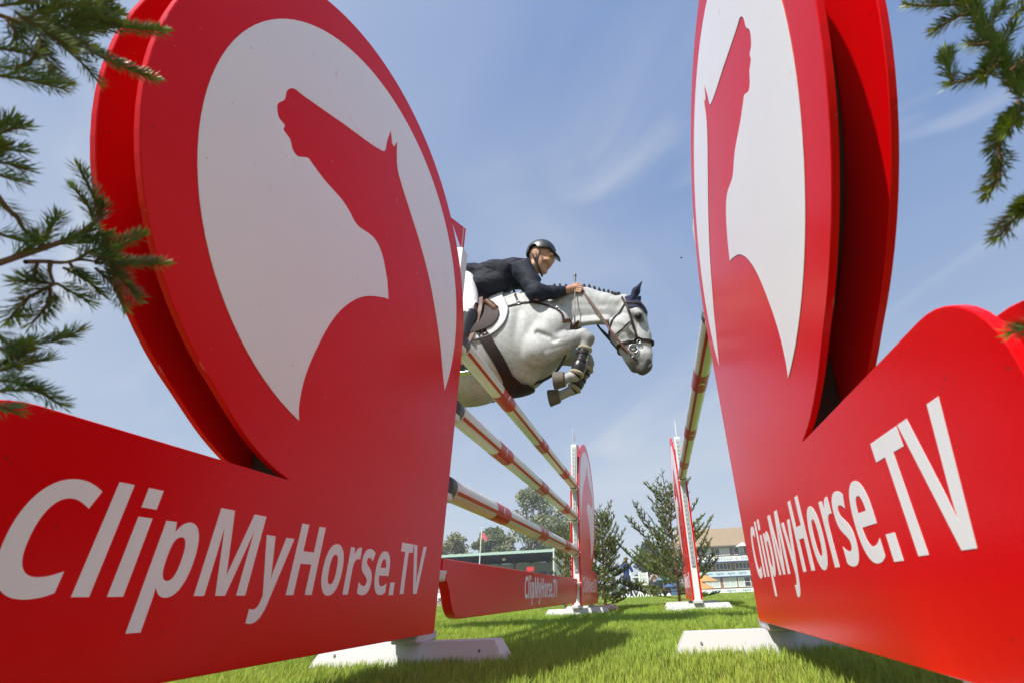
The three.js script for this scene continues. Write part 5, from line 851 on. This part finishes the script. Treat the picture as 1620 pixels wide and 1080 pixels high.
{ // far hedge line
  const r = rngOf(91), n = 5200, g = new THREE.IcosahedronGeometry(0.5, 0), m = new THREE.InstancedMesh(g, std(rgb(0.055, 0.075, 0.028), { roughness: 0.9 }), n), o = new THREE.Object3D(), c = new THREE.Color();
  for (let i = 0; i < n; i++) { const x = -120 + 240 * r(), z = -128 - 6 * r(), h = 2.6 + 1.2 * noise(x * 0.15, 2, 0); o.position.set(x, groundY(x, z) + h * Math.pow(r(), 0.7), z); o.rotation.set(r() * 6, r() * 6, r() * 6); const s = 0.5 + 0.8 * r(); o.scale.set(s, s * 0.7, s); o.updateMatrix(); m.setMatrixAt(i, o.matrix); m.setColorAt(i, c.setRGB(0.7 + 0.7 * r(), 0.8 + 0.5 * r(), 0.8)); }
  m.name = 'hedge'; m.userData.kind = 'stuff'; tag(m, 'long dark hedge along the far edge of the field', 'hedge'); m.castShadow = m.receiveShadow = true; scene.add(m);
}
// ---------------------------------------------------------------- the clubhouse on the right
const BM = {
  brick: std(0xffffff, { map: dataTex(256, 256, (u, v) => { const row = Math.floor(v * 24), b = Math.floor(u * 8 + (row % 2) * 0.5), n = 0.5 + 0.5 * noise(b * 3.1, row * 1.7, 4), mo = (v * 24) % 1 < 0.14 || ((u * 8 + (row % 2) * 0.5) % 1) < 0.06; return mo ? [0.60, 0.55, 0.48] : [mix(0.50, 0.62, n), mix(0.33, 0.42, n), mix(0.24, 0.30, n)]; }, true, 0.55), roughness: 0.9 }),
  roof: std(0xffffff, { map: dataTex(512, 512, (u, v) => { const n = 0.5 + 0.5 * tnoise(u, v, 50, 3, 2), k = 0.5 + 0.5 * tnoise(u, v, 8, 6, 3), row = (v * 40) % 1 < 0.2 ? -0.06 : 0; return [clamp(mix(0.48, 0.66, n) + 0.1 * (k - 0.5) + row), clamp(mix(0.42, 0.57, n) + 0.1 * (k - 0.5) + row), clamp(mix(0.34, 0.46, n) + row)]; }, true, 0.25), roughness: 0.95 }),
  frame: std(rgb(0.75, 0.76, 0.74)), glass: phys(rgb(0.02, 0.024, 0.03), { roughness: 0.06, specularIntensity: 1 }), blind: std(rgb(0.55, 0.60, 0.58), { roughness: 0.4 }), banner: std(rgb(0.72, 0.76, 0.76)), bannerBlue: std(rgb(0.52, 0.64, 0.70)), navy: std(rgb(0.05, 0.06, 0.22)), ink: std(rgb(0.06, 0.13, 0.32)), grey: std(rgb(0.32, 0.33, 0.34)), deck: std(rgb(0.10, 0.09, 0.09)),
  green: std(rgb(0.36, 0.50, 0.45)), steelDark: std(rgb(0.02, 0.026, 0.045), { roughness: 0.7 }), pale: std(rgb(0.55, 0.57, 0.55)), stone: std(rgb(0.30, 0.25, 0.20), { roughness: 0.95 }), blue: std(rgb(0.05, 0.11, 0.24)), teal: std(rgb(0.10, 0.22, 0.32)), orange: std(rgb(0.55, 0.27, 0.08), { roughness: 0.8 }),
};
const serif = await new FontLoader().loadAsync('fonts/droid/droid_serif_regular.typeface.json');
{
  const b = thing('clubhouse', 'three storey brick clubhouse with pitched roof and banners at the right', 'building', [16, -0.62, -105]), X = (x) => x - 16, Y = (y) => y + 0.62;
  const R = (name, mat, x0, x1, y0, y1, z0, z1, par = b) => part(name, box(x1 - x0, y1 - y0, z1 - z0, X((x0 + x1) / 2), Y((y0 + y1) / 2), (z0 + z1) / 2), mat, par);
  const wall = part('wall', box(24, 8.3, 9, X(17), Y(3.5), -4.5), BM.brick, b); { const uv = wall.geometry.attributes.uv; for (let i = 0; i < uv.count; i++) uv.setXY(i, uv.getX(i) * 24, uv.getY(i) * 8.3); }
  const rs = new THREE.Shape(); rs.moveTo(0.9, 7.62); rs.lineTo(0.9, 7.82); rs.lineTo(-4.6, 11.5); rs.lineTo(-10, 7.82); rs.lineTo(-10, 7.62); rs.closePath();
  const rg = new THREE.ExtrudeGeometry(rs, { depth: 25.4, bevelEnabled: false }); rg.rotateY(-Math.PI / 2); rg.translate(X(29.7), 0.62, 0); rg.scale(1, 1, 1); { const p = rg.attributes.position, uv = rg.attributes.uv; for (let i = 0; i < p.count; i++) uv.setXY(i, p.getX(i), p.getY(i) * 1.6); }
  const roof = part('roof', rg, BM.roof, b); R('gutter', BM.deck, 4.3, 29.7, 7.5, 7.66, 0.75, 0.98, roof);
  const win = (x0, x1, y0, y1, cols, mat, bar) => { const w = part('window', [box(x1 - x0, 0.1, 0.12, X((x0 + x1) / 2), Y(y0 + 0.05), 0.06), box(x1 - x0, 0.1, 0.12, X((x0 + x1) / 2), Y(y1 - 0.05), 0.06), ...Array.from({ length: cols + 1 }, (_, i) => box(0.1, y1 - y0 - 0.2, 0.12, X(mix(x0 + 0.05, x1 - 0.05, i / cols)), Y((y0 + y1) / 2), 0.06))], BM.frame, b);
    for (let i = 0; i < cols; i++) { const a = mix(x0 + 0.05, x1 - 0.05, i / cols) + 0.05, c = mix(x0 + 0.05, x1 - 0.05, (i + 1) / cols) - 0.05; R('pane', Array.isArray(mat) ? mat[i % mat.length] : mat, a, c, y0 + 0.1, y1 - 0.1, 0.01, 0.05, w); if (bar) R('glazing_bar', BM.frame, a, c, (y0 + y1) / 2 - 0.03, (y0 + y1) / 2 + 0.03, 0.05, 0.08, w); } };
  win(8.9, 11.7, 0.36, 2.08, 2, BM.blind, true); win(12.3, 14.85, 0.36, 2.08, 2, [BM.blind, BM.blind], true); win(15.1, 17.5, 0.36, 2.08, 2, [BM.blind, BM.glass], true); win(18.2, 20.7, 0.36, 2.08, 2, BM.blind, true);
  win(6.2, 10.6, 3.45, 4.65, 5, BM.glass); win(11.3, 14.2, 3.45, 4.65, 4, BM.glass); win(15.0, 18.0, 3.45, 4.65, 4, BM.glass); win(18.8, 22, 3.45, 4.65, 4, BM.glass);
  win(6.4, 8.6, 6.0, 7.4, 2, BM.glass); win(9.3, 10.9, 6.0, 7.4, 2, BM.blind); win(11.5, 14.4, 6.0, 7.4, 3, [BM.glass, BM.blind, BM.blind]); win(15.2, 18.2, 6.0, 7.4, 3, [BM.glass, BM.blind, BM.glass]); win(19, 21.5, 6.0, 7.4, 2, BM.glass);
  const ban = R('banner', BM.banner, 4.6, 29.4, 4.88, 5.75, 1.30, 1.36); const lt = (txt, x0, x1, y0, y1, z, f, mat, par) => { const g = lettering(txt, x0, x1, y0, y1, 0.01, f); g.translate(-16, 0.62, z); part('lettering', g, mat, par); };
  lt('HICKSTEAD', 9.7, 14.5, 5.08, 5.54, 1.365, serif, BM.ink, ban); lt('HICKSTEAD', 16.2, 21.0, 5.08, 5.54, 1.365, serif, BM.ink, ban);
  { const g = new THREE.CylinderGeometry(0.27, 0.27, 0.02, 20); g.rotateX(Math.PI / 2); g.translate(X(15.35), Y(5.3), 1.37); part('emblem', g, std(rgb(0.55, 0.48, 0.34)), ban); }
  R('balcony_floor', BM.navy, 4.6, 29.4, 4.70, 4.88, 0.0, 1.42); for (let x = 5; x < 29; x += 1.05) R('rail_post', BM.deck, x, x + 0.06, 5.75, 6.35, 1.28, 1.34); R('rail', BM.deck, 4.6, 29.4, 6.3, 6.37, 1.26, 1.36);
  const b2 = R('banner', BM.bannerBlue, 4.6, 29.4, 2.3, 3.18, 0.50, 0.55); for (let x = 9.0; x < 26; x += 2.13) lt('Agria', x, x + 1.42, 2.62, 2.95, 0.555, font, BM.ink, b2); R('ledge', BM.navy, 4.6, 29.4, 2.16, 2.30, 0.0, 0.6);
  const b3 = R('banner', BM.banner, 4.6, 29.4, -0.56, 0.16, 3.0, 3.06); for (let x = 9.6; x < 26; x += 2.8) lt('Agria', x, x + 1.55, -0.32, 0.02, 3.065, font, BM.teal, b3);
  R('chimney', BM.brick, 24, 25.2, 10.4, 12.8, -5.4, -4.2);
}
function parasol(label, x, y, z, w, h, mat, pole) { const gy = groundY(x, z), p = thing('parasol', label, 'parasol', [x, y === null ? gy : y, z]); const c = new THREE.ConeGeometry(w, h, 8, 1, true); c.translate(0, pole + h / 2, 0); part('canopy', c.toNonIndexed(), mat, p); mat.side = THREE.DoubleSide; part('pole', rod([0, 0, 0], [0, pole + h, 0], 0.03), BM.frame, p); return p; }
parasol('white parasol on the clubhouse balcony', 17.0, 4.9, -103.9, 1.5, 0.75, std(rgb(0.8, 0.8, 0.8)), 2.5);
parasol('orange parasol beside the clubhouse, behind the spruce branches', 6.0, null, -72, 1.9, 0.9, BM.orange, 1.5);
parasol('large orange parasol lower down left of the clubhouse banner', 5.0, null, -66, 1.7, 0.8, BM.orange.clone(), 0.6);
parasol('blue parasol behind the second standing person', 0.35, null, -46, 0.85, 0.4, BM.teal, 1.25);
parasol('darker blue parasol between the second person and the spruce', 1.05, null, -48, 0.8, 0.38, BM.blue, 0.75);
// ---------------------------------------------------------------- the grandstand on the left
const SEAT = (() => { const q = [box(0.42, 0.04, 0.34, 0, 0.36, 0), box(0.42, 0.34, 0.04, 0, 0.55, -0.17), box(0.06, 0.34, 0.2, 0, 0.17, 0)]; return merge(q); })();
const STONE = (() => { const g = new THREE.BoxGeometry(0.40, 0.155, 0.3, 2, 2, 1), p = g.attributes.position; for (let i = 0; i < p.count; i++) { const e = Math.abs(p.getX(i)) > 0.19 || Math.abs(p.getY(i)) > 0.07 ? 0 : 0.025; p.setZ(i, p.getZ(i) + Math.sign(p.getZ(i)) * e); } g.computeVertexNormals(); return g; })(), STONE2 = std(rgb(0.38, 0.33, 0.26), { roughness: 0.95 }), STONE3 = std(rgb(0.22, 0.18, 0.15), { roughness: 0.95 });
{
  const s = thing('grandstand', 'open grandstand with pale green roof edge behind the jump plank', 'grandstand', [-20, -0.35, -52]), x0 = -34, x1 = -10.4, X = (x) => x + 20, Y = (y) => y + 0.35;
  const R = (name, mat, a, b, c, d, e, f, par = s) => part(name, box(b - a, d - c, f - e, X((a + b) / 2), Y((c + d) / 2), (e + f) / 2), mat, par);
  const sh = new THREE.Shape(); sh.moveTo(0, 4.30); sh.lineTo(0, 4.42); sh.lineTo(-7.5, 3.92); sh.lineTo(-7.5, 3.8); sh.closePath(); const g = new THREE.ExtrudeGeometry(sh, { depth: x1 - x0, bevelEnabled: false }); g.rotateY(-Math.PI / 2); g.translate(X(x1), 0.35, 0);
  const roof = part('roof', g, BM.steelDark, s); R('fascia', BM.green, x0, x1 + 0.05, 4.25, 4.50, 0.0, 0.09, roof);
  for (let x = x0 + 0.5; x < x1; x += 1.9) { const q = new THREE.BoxGeometry(0.14, 0.22, 7.6); q.rotateX(-0.066); q.translate(X(x), Y(4.0), -3.75); part('rafter', q, BM.steelDark, s); }
  for (const x of [-33.5, -27.5, -21.5, -15.5]) R('column', BM.steelDark, x, x + 0.16, 0, 4.1, -3.1, -2.95);
  R('column', BM.pale, -10.55, -10.40, -0.35, 4.6, -0.02, 0.10); R('back_wall', BM.pale, x0, x1, -0.35, 3.75, -7.4, -7.2); for (let x = x0 + 0.6; x < x1 - 1.6; x += 2.1) R('window', BM.glass, x, x + 1.7, 1.9, 2.75, -7.2, -7.15);
  R('end_wall', BM.blind, -10.52, -10.46, 0.6, 3.9, -7.2, -0.1); for (const z of [-1.8, -3.6, -5.4]) R('mullion', BM.pale, -10.56, -10.42, 0.6, 3.9, z, z + 0.1);
  for (let k = 0; k < 5; k++) R('step', BM.grey, x0, -10.6, -0.35, 0.25 + 0.32 * k, -1.3 - k * 1.1, -0.2 - k * 1.1);
  for (let k = 0; k < 5; k++) for (let x = x0 + 0.4; x < -11; x += 0.62) part('seat', SEAT, BM.frame, s).position.set(X(x + 0.22), Y(0.252 + 0.32 * k), -0.95 - k * 1.1);
  R('sign', std(rgb(0.6, 0.02, 0.02)), -13.3, -12.55, 2.55, 2.95, -0.1, -0.05);
  R('lamp', BM.frame, -16.2, -15.9, 3.75, 3.95, -1.2, -1.0);
}
{ // low stone wall with a white rail in front of the grandstand
  const w = thing('stone_wall', 'low rough stone wall in front of the grandstand', 'wall', [-22, groundY(-22, -48), -48]), r = rngOf(15);
  for (let row = 0; row < 3; row++) for (let x = -9 + (row % 2) * 0.2; x < 9; x += 0.42) { const a = part('stone', STONE, [BM.stone, STONE2, STONE3][Math.floor(r() * 3)], w); a.position.set(x + 0.03 * r(), 0.09 + row * 0.165, 0.02 * r()); a.scale.set(0.9 + 0.15 * r(), 0.95, 1); }
  const f = thing('rail_fence', 'white rail fence above the stone wall', 'fence', [-22, groundY(-22, -48.4), -48.4]); for (let x = -9; x <= 9; x += 1.5) part('post', box(0.08, 1.5, 0.08, x, 0.75, 0), BM.frame, f); for (const y of [0.75, 1.05, 1.4]) part('rail', box(18.2, 0.07, 0.05, 0, y, 0.067), BM.frame, f);
}
{ // flagpole
  const x = -16.2, z = -46, f = thing('flagpole', 'thin pole flying a pink and red flag before the trees', 'flagpole', [x, groundY(x, z), z]), H = 6.35;
  part('pole', rod([0, 0, 0], [0, H, 0], 0.06, 0.04), BM.frame, f); part('finial', new THREE.SphereGeometry(0.07, 10, 8).translate(0, H + 0.03, 0), BM.frame, f);
  const g = new THREE.PlaneGeometry(1, 1, 12, 8), p = g.attributes.position; for (let i = 0; i < p.count; i++) { const u = p.getX(i) + 0.5, v = p.getY(i) + 0.5; p.setXYZ(i, u * 0.62, H - 0.25 - (1 - v) * 0.6 * (1 - 0.35 * u) - u * 0.55, 0.09 * Math.sin(u * 9 + v * 2) * u); } g.computeVertexNormals(); part('flag', g, std(rgb(0.55, 0.12, 0.16), { roughness: 0.8, side: THREE.DoubleSide }), f);
}
// ---------------------------------------------------------------- background jump, cones and people
function whiteStand(label, x, z, w) {
  const s = thing('jump_stand', label, 'jump stand', [x, groundY(x, z), z], 0, 'white background jump stands');
  for (const q of [-w / 2, w / 2]) { part('post', box(0.09, 1.5, 0.09, q, 0.78, 0, 0.01), BM.frame, s); for (const k of [-1, 1]) part('leg', rod([q, 0.5, 0], [q + k * 0.24, 0.0, 0.1], 0.04), BM.frame, s); }
  for (let i = 0; i < 6; i++) part('slat', box(w - 0.09, 0.17, 0.03, 0, 0.42 + i * 0.2, 0, 0.005), BM.pale, s);
}
whiteStand('white slatted jump stand between the two standing people', -1.05, -36, 0.56); whiteStand('white jump stand partly behind the person in blue', -2.15, -36, 0.5);
{ const p = thing('jump_pole', 'pale pole between the white background stands', 'jump pole', [-1.6, 1.12, -36]); part('pole', rod([-0.3, 0, 0], [0.27, 0, 0], 0.05, 0.05, 12), BM.blind, p); part('band', rod([-0.06, 0, 0], [0.06, 0, 0], 0.052, 0.052, 12), BM.pale, p); }
for (const [x, z, h, l] of [[0.05, -38, 0.32, 'small white cone on the far grass beside the second person'], [0.62, -40, 0.26, 'small white cone left of the tall open spruce']]) { const c = thing('marker_cone', l, 'cone', [x, groundY(x, z), z]); part('cone', new THREE.ConeGeometry(h * 0.9, h, 16).translate(0, h / 2 + 0.02, 0), BM.frame, c); part('base', box(h * 2, 0.02, h * 2, 0, 0.01, 0), BM.frame, c); }
function standingPerson(label, x, z, H, top, bottom, shoes, turn) {
  const p = thing('person', label, 'person', [x, groundY(x, z), z], turn), k = H / 1.75, q = (a) => a.map((v) => v * k), c = (a, b, ra, rb, kk = 0.04, zs = 1) => ({ a: q(a), b: q(b), ra: ra * k, rb: rb * k, k: kk, zs });
  const arms = [1, -1].flatMap((s) => [c([0.19 * s, 1.40, 0], [0.27 * s, 1.18, 0.12], 0.052, 0.042), c([0.27 * s, 1.18, 0.12], [0.07 * s, 1.48, 0.22], 0.04, 0.03)]);
  const legs = [1, -1].flatMap((s) => [c([0.09 * s, 0.92, 0], [0.15 * s, 0.5, 0.02], 0.09, 0.062), c([0.15 * s, 0.5, 0.02], [0.18 * s, 0.09, 0], 0.06, 0.042)]);
  const hand = [1, -1].flatMap((s) => [c([0.07 * s, 1.48, 0.22], [0.05 * s, 1.54, 0.22], 0.032, 0.03), ...[0, 1, 2, 3].map((i) => c([(0.06 - 0.012 * i) * s, 1.54, 0.215], [(0.055 - 0.014 * i) * s, 1.585 - 0.004 * i, 0.225], 0.0095, 0.008, 0.006)), c([0.075 * s, 1.5, 0.22], [0.03 * s, 1.53, 0.235], 0.011, 0.009, 0.006)]);
  const torso = [c([0, 1.36, 0], [0, 1.0, 0], 0.135, 0.125, 0.05, 0.72), c([0.14, 1.40, 0], [-0.14, 1.40, 0], 0.07, 0.07)];
  const head = [c([0, 1.46, 0], [0, 1.56, 0.01], 0.055, 0.05), c([0, 1.66, 0.01], [0, 1.60, 0.03], 0.092, 0.07), c([0, 1.62, 0.1], [0, 1.60, 0.115], 0.012, 0.014)];
  const B = [q([-0.45, -0.02, -0.25]), q([0.45, 1.8, 0.4])];
  part('body', netOf(fieldOf([...torso, ...arms, ...legs, ...hand, ...head]), B[0], B[1], 0.02), M3.skin, p);
  const fat = (L, e) => L.map((o) => ({ ...o, ra: o.ra + e, rb: o.rb + e }));
  part('top', netOf(fieldOf(fat([...torso, ...arms], 0.016)), B[0], B[1], 0.02), top, p); part('trousers', netOf(fieldOf(fat([c([0, 0.98, 0], [0, 0.92, 0], 0.12, 0.12, 0.04, 0.8), ...legs], 0.014)), B[0], B[1], 0.02), bottom, p);
  for (const s of [1, -1]) part('shoe', netOf(fieldOf([c([0.18 * s, 0.055, -0.04], [0.19 * s, 0.045, 0.16], 0.05, 0.042)]), q([-0.4, -0.05, -0.15]), q([0.4, 0.2, 0.3]), 0.014), shoes, p);
  part('hair', netOf(fieldOf([c([0, 1.69, -0.01], [0, 1.63, -0.04], 0.097, 0.08)]), q([-0.2, 1.45, -0.2]), q([0.2, 1.85, 0.2]), 0.015), M3.hairBrown, p);
  const cam = thing('camera', label.includes('blue') ? 'black camera held to the face of the person in blue' : 'dark camera held up by the person in the patterned top', 'camera', [x, groundY(x, z) + 1.53 * k, z], turn); part('housing', box(0.15, 0.10, 0.07, 0, 0.04, 0.215 * k, 0.012), M.dark, cam); const ln = new THREE.CylinderGeometry(0.04, 0.045, 0.16, 16); ln.rotateX(Math.PI / 2); ln.translate(0, 0.03, 0.30 * k); part('lens', ln, M.dark, cam);
}
standingPerson('person in a blue jacket and dark jeans holding a camera up beside the spruce', -1.55, -25.5, 1.75, std(rgb(0.015, 0.045, 0.19), { roughness: 0.8 }), std(rgb(0.025, 0.035, 0.075), { roughness: 0.9 }), BM.frame, 0.15);
standingPerson('person in a patterned pale top and navy trousers by the white stand', -0.34, -38, 1.68, std(rgb(0.42, 0.30, 0.26), { roughness: 0.9 }), std(rgb(0.02, 0.028, 0.09), { roughness: 0.9 }), M.dark, 0);
{ // blue fence panel far right of the people
  const b = thing('advert_board', 'low blue board on the far grass beside the spruce foot', 'board', [1.05, groundY(1.05, -40), -40]); part('panel', box(0.5, 0.42, 0.03, 0, 0.25, 0, 0.01), BM.blue, b); for (const x of [-0.2, 0.2]) part('leg', box(0.04, 0.46, 0.04, x, 0.23, -0.04), BM.frame, b);
}

{ // a fly in the air and thin black cables lying in the grass
  const f = thing('flying_insect', 'tiny dark fly in the sky between horse head and right wing', 'insect', [0.303, 1.873, -2.200]); const b = new THREE.SphereGeometry(0.0035, 10, 8); b.scale(1.8, 1, 1); part('body', b, M.dark, f); for (const s of [1, -1]) { const w = new THREE.CircleGeometry(0.004, 10); w.scale(0.6, 1.3, 1); w.rotateX(-1.1 * s); w.translate(-0.001, 0.003, 0.004 * s); part('wing', w, std(rgb(0.12, 0.12, 0.12), { side: THREE.DoubleSide }), f); }
  const c = thing('cable', 'thin black cable looping out of the grass under the left wing', 'cable', [-0.72, 0, -1.05]); const rel = (p) => [p[0] + 0.72, p[1], p[2] + 1.05];
  part('loop', tube([[-0.80, 0.01, -0.95], [-0.77, 0.045, -1.0], [-0.74, 0.066, -1.03], [-0.71, 0.05, -1.06], [-0.69, 0.0, -1.07]].map(rel), 0.0014, 24, 6), M.dark, c); part('loop', tube([[-0.70, 0.0, -1.1], [-0.685, 0.05, -1.12], [-0.665, 0.062, -1.13], [-0.645, 0.04, -1.15], [-0.635, 0.0, -1.16]].map(rel), 0.0014, 24, 6), M.dark, c);
}
renderer.render(scene, camera);
